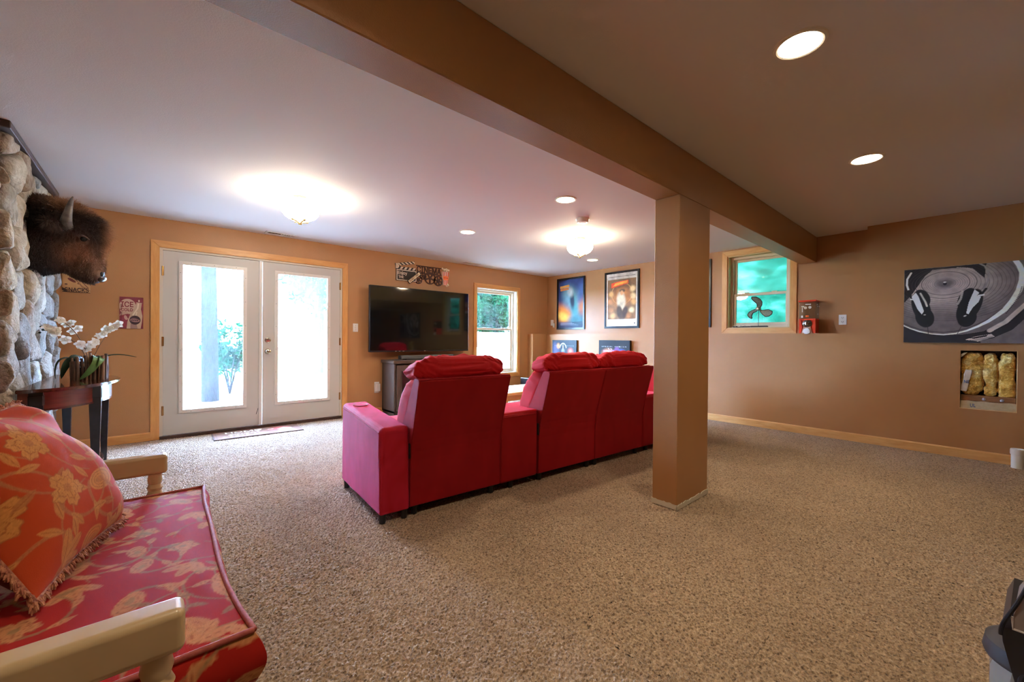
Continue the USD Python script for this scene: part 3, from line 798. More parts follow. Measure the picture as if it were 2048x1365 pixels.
obj('lettering', [X(text('ICE', .052, .0012, True, 'xz', width=.092), (-.203, YD - .0066, 1.417)), X(text('COLD', .030, .0012, True, 'xz', width=.088), (-.205, YD - .0066, 1.362))], ICEM, th, smooth=False)
# snacks sign (upper part behind the bison)
p = Paint(.186, .26, 120, 170, S(196, 150, 98)); p.noise(20, .2, 4)
p.ellipse(.062, .115, .012, .032, S(110, 44, 26), 55); p.ellipse(.025, .075, .010, .006, S(70, 30, 18)); p.ellipse(.108, .086, .010, .006, S(90, 48, 32))
p.stroke([(.09, .12), (.13, .06), (.16, .04)], .010, S(150, 102, 66)); p.stroke([(.12, .12), (.14, .09), (.17, .05)], .008, S(128, 84, 58))
p.poly([(0, 0), (.186, 0), (.186, .005), (0, .008)], S(50, 28, 20)); p.ellipse(.0, .03, .04, .012, S(52, 34, 22), -35)
p.stroke([(.0, .035), (.05, .018), (.09, .03), (.13, .045), (.186, .02)], .004, S(74, 40, 26))
th = plaque_print(p, -.650, 1.508, 'tin_sign', 'cream tin sign reading SNACKS below the bison head', 'sign')
obj('lettering', text('SNACKS', .036, .0012, True, 'xz', width=.160).apply_translation([-.555, YD - .0066, 1.534]), mat('snacks_ink', S(66, 34, 26), .5), th, smooth=False)

# ------------------------------------------------------------------ cinema sign (cut wood and metal)
def cinema():
    t = thing('cinema_sign', 'cinema wall sign with clapperboard, film reels and striped popcorn box above the television', 'sign')
    y = YD
    BLK = mat('sign_black', S(34, 32, 30), .6); CRM = mat('sign_cream', S(226, 214, 196), .6, vary=(30, S(206, 190, 168))); RST = mat('rusted_metal', S(84, 50, 34), .6, metallic=.3, vary=(30, S(58, 36, 28)))
    CHK = mat('chalkboard', S(58, 52, 46), .8)
    def put(nm, poly, d, off, m, par=t, **kw):
        q = ext(poly, d, 'xz'); q.apply_translation([0, y - off, 0]); return obj(nm, q, m, par, smooth=False, **kw)
    # local x: wall x; z height
    board = sbox(2.700, 1.955, 3.035, 2.125)
    b = put('clapper_board', board, .012, 0, BLK)
    put('board_border', sbox(2.706, 1.960, 3.029, 2.120).difference(sbox(2.718, 1.972, 3.017, 2.108)), .002, .012, CRM, b)
    put('chalk_panel', sbox(2.718, 1.972, 3.017, 2.108), .0015, .012, CHK, b)
    for tx, hh, w_, at in (('Enjoy', .046, .150, (2.80, 2.066)), ('THE', .036, .086, (2.776, 2.010))):
        obj('lettering', text(tx, hh, .002, True, 'xz', width=w_).apply_translation([at[0], y - .0135, at[1]]), CRM, b, smooth=False)
    lo = sbox(2.690, 2.125, 3.020, 2.165)
    l = put('lower_clapper', lo, .012, .002, BLK)
    for k in range(4):
        x = 2.775 + k * .068
        put('stripe', Polygon([(x - .022, 2.127), (x + .014, 2.127), (x + .040, 2.163), (x + .004, 2.163)]).intersection(lo), .002, .014, CRM, l)
    hinge = (2.70, 2.165)
    up_ = affinity.rotate(sbox(2.690, 2.166, 3.010, 2.206), 12, origin=hinge)
    u = put('upper_clapper', up_, .012, .002, BLK)
    for k in range(5):
        x = 2.735 + k * .060
        s_ = affinity.rotate(Polygon([(x + .026, 2.168), (x + .058, 2.168), (x + .020, 2.204), (x - .012, 2.204)]), 12, origin=hinge).intersection(up_.buffer(-.001))
        put('stripe', s_, .002, .014, CRM, u)
    put('hinge_plate', Polygon([(2.690, 2.130), (2.690, 2.205), (2.715, 2.208), (2.742, 2.180), (2.742, 2.150), (2.72, 2.132)]), .002, .0155, CRM, u)
    # ticket
    tk = affinity.rotate(sbox(2.875, 1.985, 3.115, 2.035), 40, origin=(2.98, 2.01)).buffer(.006)
    k = put('ticket', tk, .010, .014, BLK)
    ins = affinity.rotate(sbox(2.875, 1.985, 3.115, 2.035), 40, origin=(2.98, 2.01)).buffer(-.003)
    k2 = put('ticket_face', ins, .0015, .024, mat('ticket_gold', S(206, 184, 138), .4, vary=(40, S(232, 220, 188))), k)
    tm = text('ADMIT ONE', .030, .0015, True, width=.19, rot=40); v = tm.vertices.copy(); tm.vertices = np.stack([2.983 + v[:, 0], y - .0255 - v[:, 2], 2.017 + v[:, 1]], 1)
    obj('lettering', tm, mat('ticket_ink', S(120, 84, 50), .5), k, smooth=False)
    # reels
    for cx, cz, r_, n_ in ((3.068, 1.995, .064, 6), (3.150, 2.062, .056, 6), (3.270, 2.040, .098, 5), (3.420, 2.012, .083, 6)):
        c = Point(cx, cz).buffer(r_, 24)
        for j in range(n_):
            a = 2 * math.pi * j / n_ + .3
            if r_ > .09:
                w_ = Polygon([(cx + q * r_ * math.cos(a + s_), cz + q * r_ * math.sin(a + s_)) for q, s_ in ((.30, -.25), (.82, -.45), (.86, 0), (.82, .45), (.30, .25))])
            else:
                w_ = Point(cx + .6 * r_ * math.cos(a), cz + .6 * r_ * math.sin(a)).buffer(.21 * r_, 10)
            c = c.difference(w_)
        rl = put('film_reel', c, .008, .004, RST)
        put('hub', Point(cx, cz).buffer(r_ * .2, 12), .006, .012, RST, rl)
    # CINEMA letters between two bars
    cb = put('letter_bar', unary_union([sbox(3.030, 2.208, 3.480, 2.220), sbox(3.030, 2.098, 3.480, 2.112)]), .008, .002, RST)
    obj('lettering', text('CINEMA', .092, .008, True, 'xz', width=.43).apply_translation([3.255, y - .003, 2.160]), RST, cb, smooth=False)
    # popcorn box
    pc = Polygon([(3.482, 2.170), (3.615, 2.170), (3.590, 1.955), (3.510, 1.955)])
    pb = put('popcorn_box', pc, .014, .002, mat('popcorn_white', S(236, 224, 208), .6))
    for k in range(4):
        x0, x1 = 3.494 + k * .034, 3.510 + k * .034
        q0, q1 = 3.517 + k * .0205, 3.527 + k * .0205
        put('red_stripe', Polygon([(x0, 2.168), (x1, 2.168), (q1, 1.957), (q0, 1.957)]), .002, .016, mat('stripe_red_%d' % k, S(206, 70, 40), .5), pb)
    ob = put('orange_band', Polygon([(3.500, 2.095), (3.545, 2.105), (3.602, 2.095), (3.598, 2.045), (3.550, 2.035), (3.503, 2.045)]), .003, .018, mat('band_orange', S(238, 120, 40), .5), pb)
    obj('lettering', text('POPCORN', .018, .0015, True, 'xz', width=.085).apply_translation([3.55, y - .021, 2.070]), mat('band_ink', S(190, 60, 30), .5), ob, smooth=False)
    r = random.Random(3)
    for k in range(16):
        a = k / 16
        if k < 12: px, pz = 3.488 + .122 * r.random(), 2.180 + .042 * r.random()
        else: px, pz = 3.555 + .05 * r.random(), 1.942 + .03 * r.random()
        obj('popcorn', X(disp(trimesh.creation.icosphere(1, .016), .006, 60, k), (px, y - .014, pz)), mat('popcorn_puff', S(240, 226, 202), .7) if k == 0 else LOOK['popcorn_puff'], pb, smooth=True)
cinema()
# ------------------------------------------------------------------ lamps
CANG = glow('can_bulb', LAMP, CAN_W)
FLG = glow('flush_glass', (1.0, .86, .64), FLUSH_W)
TRIM = mat('can_trim', S(238, 232, 222), .4)
BAFF = mat('can_baffle', S(240, 234, 224), .3)
CAN_LAB = ['recessed ceiling light almost straight above the camera, first of the row right of the beam', 'large looking recessed ceiling light at top right', 'recessed ceiling light second along the right side of the beam', 'recessed ceiling light above the red recliners near the pillar', 'recessed ceiling light between the two glass flush lamps', 'recessed ceiling light farthest away, by the poster wall']
for (cx, cy), lab in zip(CANS, CAN_LAB):
    t = thing('recessed_light', lab, 'ceiling light', (cx, cy, H), group='recessed ceiling lights')
    obj('trim_ring', lathe([(.078, .002), (.078, -.006), (.084, -.009), (.094, -.006), (.097, 0), (.090, .001)], 48), TRIM, t, smooth=40)
    obj('baffle', lathe([(.080, .0), (.078, .05), (.074, .115), (.0, .116), (0, .12), (.084, .12), (.084, .0)], 48), BAFF, t, smooth=40)
    obj('bulb', lathe([(0, .032), (.035, .034), (.062, .042), (.069, .060), (.058, .105), (0, .107)], 40), CANG, t, smooth=True)
GOLD = mat('pale_gold_metal', S(206, 176, 126), .3, metallic=.8)
for (fx, fy), lab in (((.967, 3.942), 'glass bowl flush ceiling lamp in front of the french doors'), ((3.898, 3.197), 'glass bowl flush ceiling lamp over the red recliners')):
    t = thing('flush_lamp', lab, 'ceiling light', (fx, fy, H), group='glass flush ceiling lamps')
    # ribbed canopy
    obj('canopy', lathe([(0, 0), (.085, 0), (.085, -.008), (.07, -.014), (.066, -.034), (.0, -.036)], 40), GOLD, t, smooth=40)
    n = 48; prof = np.array([(.066, -.036), (.11, -.052), (.146, -.085), (.155, -.115), (.148, -.150), (.120, -.185), (.070, -.212), (.010, -.222)])
    a = np.arange(n) * 2 * np.pi / n
    rr = prof[:, :1] * (1 + .028 * np.cos(6 * a)[None])
    v = np.stack([rr * np.cos(a), rr * np.sin(a), np.repeat(prof[:, 1:], n, 1)], -1).reshape(-1, 3)
    f = [(i * n + j, i * n + (j + 1) % n, (i + 1) * n + (j + 1) % n, (i + 1) * n + j) for i in range(len(prof) - 1) for j in range(n)]
    obj('glass_bowl', (v, f), FLG, t, smooth=True)
    bars = [tube([(.062 * math.cos(q), .062 * math.sin(q), -.216), (0, 0, -.238), (-.062 * math.cos(q), -.062 * math.sin(q), -.216)], [.008, .006, .008], 8) for q in (.3, .3 + math.pi / 2)]
    bars += [trimesh.creation.icosphere(1, .012).apply_translation([.066 * math.cos(q), .066 * math.sin(q), -.216]) for q in (.3, .3 + math.pi / 2, .3 + math.pi, .3 + 1.5 * math.pi)]
    obj('cross_bar', bars, GOLD, t, smooth=40)
    obj('finial', lathe([(0, -.222), (.012, -.226), (.018, -.240), (.012, -.252), (0, -.256)], 16), GOLD, t, smooth=True)
t = thing('smoke_detector', 'white round smoke detector on the ceiling by the flush lamp', 'smoke detector', (3.316, 2.689, H))
obj('base', lathe([(0, 0), (.068, 0), (.068, -.014), (0, -.014)], 40), WHITE, t, smooth=40)
obj('cap', lathe([(.062, -.014), (.062, -.032), (.054, -.042), (.032, -.044), (.030, -.047), (.012, -.047), (.010, -.044), (0, -.044)], 40), WHITE, t, smooth=40)
VENT = mat('vent_metal', S(214, 208, 204), .5); VDK = mat('vent_gap', S(90, 68, 54), .8)
for (x0, x1, yc), lab in (((.985, 1.305, 5.555), 'white ceiling vent grille above the french doors'), ((3.81, 4.10, 5.52), 'white ceiling vent grille above the television')):
    t = thing('ceiling_vent', lab, 'vent', group='ceiling vent grilles')
    y0, y1 = yc - .055, yc + .055
    obj('frame', [bx(x0, x1, y0, y0 + .015, H - .008, H, .002), bx(x0, x1, y1 - .015, y1, H - .008, H, .002), bx(x0, x0 + .015, y0, y1, H - .008, H, .002), bx(x1 - .015, x1, y0, y1, H - .008, H, .002)], VENT, t, smooth=False)
    obj('backing', bx(x0 + .01, x1 - .01, y0 + .01, y1 - .01, H - .002, H - .001), VDK, t, smooth=False)
    n = 12
    for k in range(n):
        x = x0 + .022 + k * (x1 - x0 - .044) / (n - 1)
        if lab.find('french') > 0 and 1 <= k <= 5: continue
        obj('slat', X(bx(-.007, .007, y0 + .012, y1 - .012, -.0008, .0008), (x, 0, H - .005), ry=35), VENT, t, smooth=False)

# ------------------------------------------------------------------ television, soundbar, cabinet
SCREEN = mat('tv_screen', S(8, 8, 11), .05, specular_ior_level=.9)
t = thing('television', 'large flat black television mounted over the dark cabinet', 'television')
obj('housing', bx(2.248, 3.912, 5.55, 5.598, .895, 1.833, .004), BLACK, t, smooth=False)
obj('screen', bx(2.254, 3.906, 5.5472, 5.552, .915, 1.828, .001), SCREEN, t, smooth=False)
obj('bottom_trim', bx(2.250, 3.910, 5.5445, 5.56, .893, .911, .002), mat('tv_trim', S(50, 48, 50), .3, metallic=.6), t, smooth=False)
objs('status_mark', [bx(x, x + .028, 5.5438, 5.545, .899, .905) for x in (2.62, 2.68, 2.74, 3.09)], mat('tv_mark', S(190, 188, 184), .3), t, smooth=False)
obj('wall_mount', [bx(2.75, 3.45, 5.598, 5.63, 1.15, 1.55, .004), bx(2.90, 3.30, 5.63, 5.70, 1.22, 1.48, .004)], BLACKM, t, smooth=False)
t = thing('soundbar', 'grey fabric soundbar on the cabinet below the television', 'soundbar', (0, 0, 0))
obj('body', rb(2.655, 3.53, 5.40, 5.49, .790, .843, .01), mat('soundbar_cloth', S(92, 92, 90), .8, bump=(700, .4, .001)), t, smooth=40)
objs('end_cap', [rb(2.643, 2.656, 5.40, 5.49, .790, .843, .006), rb(3.529, 3.542, 5.40, 5.49, .790, .843, .006)], BLACK, t, smooth=40)
objs('foot', [bx(2.70, 2.74, 5.42, 5.47, .780, .791), bx(3.44, 3.48, 5.42, 5.47, .780, .791)], BLACKM, t, smooth=False)
ESP = mat('espresso_wood', S(82, 64, 52), .45, vary=(12, S(62, 48, 39)), stretch=(5, 5, .7)); ESPT = mat('espresso_top', S(90, 72, 60), .4, vary=(10, S(66, 52, 43)), stretch=(.7, 5, 5))
GLASSD = mat('cabinet_glass', S(38, 32, 30), .05)
t = thing('tv_cabinet', 'dark brown media cabinet with glass doors under the television', 'cabinet')
cx0, cx1, cy0, cy1 = 2.49, 3.85, 5.29, 5.68
obj('top', bx(cx0 - .02, cx1 + .02, cy0 - .02, cy1 + .01, .735, .780, .008), ESPT, t, smooth=False)
obj('carcass', [bx(cx0, cx0 + .025, cy0, cy1, .05, .735), bx(cx1 - .025, cx1, cy0, cy1, .05, .735), bx(cx0, cx1, cy1 - .015, cy1, .05, .735), bx(cx0, cx1, cy0, cy1, .05, .075), bx((cx0 + cx1) / 2 - .012, (cx0 + cx1) / 2 + .012, cy0, cy1, .05, .735)], ESP, t, smooth=False)
obj('shelf', bx(cx0 + .025, cx1 - .025, cy0 + .03, cy1 - .015, .38, .40), ESP, t, smooth=False)
obj('plinth', bx(cx0 + .01, cx1 - .01, cy0 + .015, cy1, -.01, .05, .003), ESP, t, smooth=False)
for k in range(2):
    a0, a1 = (cx0 + .03, (cx0 + cx1) / 2 - .008) if k == 0 else ((cx0 + cx1) / 2 + .008, cx1 - .03)
    q = sbox(a0, .085, a1, .715).difference(sbox(a0 + .075, .165, a1 - .075, .635))
    dm = ext(q, .02, 'xz'); dm.apply_translation([0, cy0 + .004, 0])
    d = obj('cabinet_door', dm, ESP, t, smooth=False)
    obj('pane', bx(a0 + .07, a1 - .07, cy0 - .006, cy0 - .002, .16, .64), GLASSD, d, smooth=False)
    obj('beading', [bx(a0 + .07, a1 - .07, cy0 - .02, cy0 - .012, .63, .64), bx(a0 + .07, a1 - .07, cy0 - .02, cy0 - .012, .16, .17), bx(a0 + .07, a0 + .08, cy0 - .02, cy0 - .012, .16, .64), bx(a1 - .08, a1 - .07, cy0 - .02, cy0 - .012, .16, .64)], ESP, d, smooth=False)
    obj('handle', tube([(a1 - .04 if k == 0 else a0 + .04, cy0 - .018, .50), (a1 - .04 if k == 0 else a0 + .04, cy0 - .04, .50), (a1 - .04 if k == 0 else a0 + .04, cy0 - .04, .38), (a1 - .04 if k == 0 else a0 + .04, cy0 - .018, .38)], .005, 8), STEEL, d, smooth=30)
# things on/near this wall
def wall_plate(x, z, label, kind):
    t = thing(kind, label, 'light switch' if kind == 'light_switch' else 'outlet')
    obj('plate', bx(x - .036, x + .036, YD - .006, YD, z - .058, z + .058, .004), WHITE, t, smooth=False)
    obj('toggle', bx(x - .006, x + .006, YD - .018, YD - .005, z - .010, z + .014, .002), WHITE, t, smooth=False)
    objs('screw', [lathe([(0, 0), (.004, 0), (0, -.002)], 8, 'y').apply_translation([x, YD - .006, z + d]) for d in (-.03, .03)], STEEL, t, smooth=False)
wall_plate(2.107, 1.233, 'white light switch between the french doors and the television', 'light_switch')
t = thing('plug_adapter', 'white plug in adapter low on the wall beside the cabinet', 'adapter')
obj('body', rb(2.385, 2.455, YD - .045, YD - .005, .325, .435, .008), WHITE, t, smooth=40)
obj('plate', bx(2.380, 2.452, YD - .006, YD, .300, .460, .003), WHITE, t, smooth=False)

# ------------------------------------------------------------------ red recliner row
def velvet(name, base, other, sheen):
    n = {'p': ('principled_bsdf', dict(roughness=.75, sheen_weight=.22, sheen_roughness=.4, sheen_tint=sheen, specular_ior_level=.25)), 'g': ('texture_coordinate', {}), 'm': ('mapping', {'scale': (1, 1, .45)}),
         'n': ('noise_texture', {'scale': 9.0, 'detail': 5.0, 'distortion': .6}), 'r': ('rgb_ramp', {'ramp': [(.35, base), (.68, other)]}), 'bn': ('noise_texture', {'scale': 260.0, 'detail': 2.0}), 'b': ('bump', {'strength': .15, 'distance': .002})}
    l = [('g.object', 'm.vector'), ('m.vector', 'n.vector'), ('n.fac', 'r.fac'), ('r.color', 'p.base_color'), ('g.object', 'bn.vector'), ('bn.fac', 'b.height'), ('b.normal', 'p.normal')]
    LOOK[name] = usdkit.material(stage, '/World/Looks/' + name, n, l, surface='p.BSDF')
    return LOOK[name]
RED = velvet('red_velvet', S(172, 8, 14), S(184, 14, 22), S(255, 110, 140))
REDW = velvet('red_velvet_worn', S(166, 10, 26), S(186, 26, 48), S(255, 120, 190))
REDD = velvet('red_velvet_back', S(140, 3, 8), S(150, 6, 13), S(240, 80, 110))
SO = np.array([.993, 2.286, 0.0]); SA = -3.6935
def place_sofa(m): return m
row = thing('recliner_row', 'row of red velvet home theatre recliners with high backs seen from behind', 'recliner sofa', tuple(SO), SA)
SEATS = [(.183, .866), (1.225, 1.873), (1.873, 2.562), (2.920, 3.570)]
CONS = [(.866, 1.225), (2.562, 2.920)]
ARMS = [(0.0, .183), (3.570, 3.735)]
def arm_mesh(u0, u1, z0b=.052, back=.565, front=.615, L=.80, r=.032):
    pts = []
    a = np.linspace(0, math.pi / 2, 5)
    for su, uu in ((-1, u0), (1, u1)):
        for sv, vv, zt in ((-1, 0, back), (1, L, front)):
            for zz, sz in ((z0b, -1), (zt, 1)):
                R_ = r if sz > 0 else .012
                c = np.array([uu - su * R_, vv - sv * R_, zz - sz * R_])
                for p in a:
                    for q in a:
                        pts.append(c + R_ * np.array([su * math.cos(p) * math.cos(q), sv * math.cos(p) * math.sin(q), sz * math.sin(p)]))
    return hull(np.round(pts, 6))
for k, (u0, u1) in enumerate(ARMS):
    A = obj('armrest', disp(arm_mesh(u0, u1).subdivide_to_size(.06), .003, 7, k), REDW, row, smooth=40)
    c = ((u0 + u1) / 2, .665)
    obj('cup_holder', lathe([(.045, .002), (.050, .004), (.050, -.001), (.041, -.002), (.038, -.02), (0, -.022), (0, -.026), (.05, -.02)], 32).apply_translation([c[0], c[1], .608]), STEEL, A, smooth=30)
    obj('seam', tube([(u0 + .001, .03, .535), (u0 + .001, .77, .583)], .003, 6), REDD, A)
for k, (u0, u1) in enumerate(CONS):
    C = obj('console', rb(u0 + .004, u1 - .004, .0, .78, .055, .549, .022), REDD, row, smooth=40)
    obj('console_lid', rb(u0 + .002, u1 - .002, .012, .60, .535, .560, .012), RED, C, smooth=40)
    obj('seam', tube([(u0 + .01, -.001, .530), (u1 - .01, -.001, .530)], .0025, 6), REDD, C)
def wedge(u0, u1):
    """back shell: straight to z .42, then leaning backwards (towards -v)"""
    prof = [(0.0, .062), (0.0, .34), (-.004, .40), (-.014, .46), (-.029, .52), (-.118, .838), (-.112, .850), (-.06, .856), (-.045, .846), (.21, .40), (.21, .062)]
    g = Polygon(prof).buffer(-.008).buffer(.008, 3)
    m = ext(g, u1 - u0 - .006); v = m.vertices.copy()
    m.vertices = np.stack([u0 + .003 + v[:, 2], v[:, 0], v[:, 1]], 1); trimesh.repair.fix_normals(m); return m
def wrinkled(m, seed, amp=.010, f=(9, 26)):
    n = m.vertex_normals; v = np.asarray(m.vertices)
    q = v.copy(); q[:, 0] += q[:, 2] * .9
    k = np.abs(fbm(np.stack([q[:, 0] * f[1], q[:, 1] * 7, q[:, 2] * f[0]], -1) + seed * 7, 3, seed) - .5) * 2
    m = m.copy(); m.vertices = v - n * ((1 - np.clip(k * 2.2, 0, 1)) * amp)[:, None]; return m
for k, (u0, u1) in enumerate(SEATS):
    B = obj('backrest_shell', wedge(u0, u1), REDD, row, smooth=30)
    obj('piping', [tube([(u0 + .008, -.114, .850), (u1 - .008, -.114, .850)], .004, 6), tube([(u0 + .006, -.001, .07), (u0 + .006, -.001, .34), (u0 + .006, -.030, .52), (u0 + .006, -.118, .838)], .003, 6), tube([(u1 - .006, -.001, .07), (u1 - .006, -.001, .34), (u1 - .006, -.030, .52), (u1 - .006, -.118, .838)], .003, 6)], REDD, B)
    uc = (u0 + u1) / 2
    hr = sup((u1 - u0) / 2 + .004, .100, .092, .26, 160, 64, .7)
    hr = X(hr, (0, 0, 0), rx=-10)
    hr = wrinkled(hr, k + 1, .018, (7, 16)); hr.apply_translation([uc - .012, .01, .905])
    # sag a little towards the ends
    v = np.asarray(hr.vertices); v[:, 2] -= .016 * np.clip(np.abs(v[:, 0] - uc) / .34, 0, 1.1) ** 4; hr.vertices = v
    obj('headrest', hr, RED, row, smooth=True)
    bc = sup((u1 - u0) / 2 - .005, .10, .25, .35, 72, 40, .6)
    bc = wrinkled(bc, k + 11, .010, (20, 8)); bc = X(bc, (uc, .155, .64), rx=26)
    obj('back_cushion', bc, RED, row, smooth=True)
    st = sup((u1 - u0) / 2 - .006, .30, .085, .25, 64, 28, .5)
    obj('seat_cushion', X(disp(st, .004, 6, k), (uc, .52, .41)), RED, row, smooth=True)
    obj('footrest', rb(u0 + .004, u1 - .004, .70, .815, .075, .335, .03), RED, row, smooth=40)
    obj('base_frame', bx(u0 + .01, u1 - .01, .03, .72, .052, .31), BLACKM, row, smooth=False)
feet = [(.025, .03), (.025, .75), (.16, .03)]
for (a, b) in SEATS: feet += [(a + .05, .05), (b - .05, .05)]
feet += [(3.70, .03), (3.70, .75), (1.0, .06), (2.7, .06)]
for (u, v) in feet:
    obj('foot', lathe([(0, 0), (.019, 0), (.022, .06), (0, .06)], 12).apply_translation([u, v, 0]), BLACK, row, smooth=30)
LEV = mat('recliner_gap', S(20, 10, 12), .9)
for k, (u0, u1) in enumerate(SEATS[:3]):
    obj('lever_slot', rb(u0 - .004, u0 + .006, -.003, .05, .36, .45, .003), LEV, row, smooth=False)

# ------------------------------------------------------------------ coffee table and subwoofer behind the row
LW = mat('pale_birch', S(224, 186, 128), .35, vary=(5, S(206, 164, 104)), stretch=(.8, 5, 5))
t = thing('coffee_table', 'pale wood low table between the recliners and the television', 'table', (4.0, 4.35, 0))
obj('table_top', bx(-.60, .45, -.33, .33, .345, .385, .006), LW, t, smooth=False)
for sx in (-.53, .38):
    for sy in (-.27, .27):
        obj('leg', bx(sx - .03, sx + .03, sy - .03, sy + .03, -.01, .345, .005), LW, t, smooth=False)
objs('apron', [bx(-.53, .38, -.28, -.26, .27, .345), bx(-.53, .38, .26, .28, .27, .345)], LW, t, smooth=False)
t = thing('subwoofer', 'black box speaker on the floor in the far corner', 'speaker')
obj('cabinet', bx(5.06, 5.34, 5.28, 5.52, .012, .385, .008), BLACK, t, smooth=False)
obj('grille', bx(5.085, 5.315, 5.270, 5.282, .05, .355, .004), BLACKM, t, smooth=False)
objs('foot', [bx(x, x + .03, y, y + .03, -.01, .012) for x in (5.08, 5.29) for y in (5.30, 5.47)], BLACKM, t, smooth=False)
tag(obj('speaker_cord', tube(bez((4.75, 5.68, .42), (4.82, 5.66, .2), (4.9, 5.62, .06), (5.1, 5.58, .02), n=16), .004, 6), BLACKM, smooth=True), 'thin black cord hanging under the tall window', 'cord')

# ------------------------------------------------------------------ posters
FR = mat('poster_frame', S(20, 19, 20), .3)
def framed(p, y_left, z0, x, label, fw=.034, name='framed_poster', t=.022):
    th = thing(name, label, 'framed poster', group='framed posters on the upper wall')
    w, h = p.w, p.h
    ring = sbox(-w - fw, -fw, fw, h + fw)
    y1, y0 = y_left + fw, y_left - w - fw
    q = sbox(y0, z0 - fw, y1, z0 + h + fw).difference(sbox(y_left - w, z0, y_left, z0 + h))
    m = ext(q, t); v = m.vertices.copy(); m.vertices = np.stack([x - v[:, 2], v[:, 0], v[:, 1]], 1); trimesh.repair.fix_normals(m)
    q2 = q.buffer(-.009, join_style=2)
    m2 = ext(q2, t + .005); v = m2.vertices.copy(); m2.vertices = np.stack([x - v[:, 2], v[:, 0], v[:, 1]], 1); trimesh.repair.fix_normals(m2)
    obj('frame', [m, m2], FR, th, smooth=False)
    obj('backing', bx(x - t * .5, x, y0 + .01, y1 - .01, z0 - .01, z0 + h + .01), BLACKM, th, smooth=False)
    mm, c = p.mesh('yz', y_left, z0, x - t * .55)
    obj('print', mm, POSTERP, th, smooth=False, col=c)
    return th
# generic stand-ins: same size and colours, no known design
p = Paint(.615, .915, 190, 280, S(30, 26, 58))
p.ellipse(.36, .62, .30, .34, S(52, 70, 128), 0, .9); p.ellipse(.52, .42, .22, .16, S(196, 120, 76), 10, .9); p.ellipse(.12, .27, .22, .16, S(224, 128, 28), -12, .7); p.ellipse(.10, .22, .14, .07, S(246, 196, 74), -15, .7)
p.ellipse(.55, .66, .10, .22, S(84, 112, 176), -30, .8); p.ellipse(.30, .58, .16, .20, S(130, 178, 196), 25, .7); p.ellipse(.40, .38, .09, .26, S(86, 160, 166), 12, .6)
p.ellipse(.35, .52, .05, .16, S(24, 34, 62), 5, .5); p.ellipse(.30, .68, .06, .08, S(214, 228, 232), 20, .8); p.ellipse(.44, .14, .16, .10, S(60, 122, 132), 0, .8)
p.poly([(.04, .80), (.27, .82), (.28, .775), (.04, .755)], S(206, 140, 60)); p.poly([(.05, .75), (.26, .765), (.265, .725), (.05, .705)], S(190, 110, 50))
p.poly([(0, 0), (.615, 0), (.615, .11), (0, .11)], S(24, 34, 66), .6)
for k in range(4): p.stroke([(.06, .05 + k * .014), (.50 - .05 * k, .05 + k * .014)], .004, S(170, 180, 196), .7)
p.noise(9, .35, 3)
framed(p, 5.394, 1.315, XU, 'framed blue and orange abstract poster, leftmost on the upper wall')
p = Paint(.612, .90, 190, 280, S(232, 230, 226))
p.poly([(.03, .12), (.582, .12), (.582, .80), (.03, .80)], S(132, 98, 66))
p.ellipse(.31, .60, .27, .17, S(96, 72, 56), 0, .5); p.ring(.31, .55, .20, .18, .02, S(176, 132, 84)); p.ellipse(.31, .50, .16, .14, S(182, 116, 60), 0, .8)
p.ellipse(.30, .43, .085, .15, S(216, 204, 180), 6, .3); p.ellipse(.27, .24, .055, .12, S(74, 54, 40), 10, .3); p.ellipse(.37, .23, .05, .11, S(70, 50, 38), -16, .3); p.ellipse(.32, .60, .055, .028, S(74, 52, 36), 0, .3)
p.ellipse(.31, .565, .032, .04, S(198, 146, 104), 0, .4)
for k, (ex, ey) in enumerate(((.10, .55), (.08, .42), (.53, .50), (.54, .40), (.10, .28), (.50, .27), (.14, .18), (.45, .18), (.52, .62))):
    p.ellipse(ex, ey, .045, .05, S(*((206, 160, 104), (176, 120, 76), (226, 198, 150))[k % 3]), k * 20, .6)
p.poly([(.10, .655), (.20, .67), (.44, .715), (.44, .775), (.20, .755), (.10, .74)], S(222, 78, 40)); p.poly([(.13, .68), (.42, .728), (.42, .765), (.18, .735)], S(246, 166, 70))
p.noise(16, .45, 6)
p.poly([(0, 0), (.612, 0), (.612, .10), (0, .10)], S(232, 230, 226)); p.stroke([(.05, .845), (.56, .845)], .008, S(70, 68, 66)); p.poly([(.55, .04), (.57, .04), (.57, .055), (.55, .055)], S(40, 40, 40))
p2 = framed(p, 4.270, 1.323, XU, 'framed white bordered poster with warm brown abstract figures, second on the upper wall')
p = Paint(.612, .90, 120, 180, S(70, 62, 128))
p.ellipse(.30, .72, .3, .2, S(120, 104, 176), 0, .9); p.ellipse(.5, .62, .2, .06, S(230, 190, 170), 0, .8); p.ellipse(.5, .50, .2, .05, S(196, 120, 100), 0, .8); p.poly([(0, 0), (.612, 0), (.612, .42), (0, .42)], S(110, 104, 102)); p.ellipse(.5, .44, .14, .03, S(244, 240, 232), 0, .7); p.noise(10, .4, 9)
framed(p, 3.136, 1.318, XU, 'framed violet and grey poster half hidden behind the pillar')
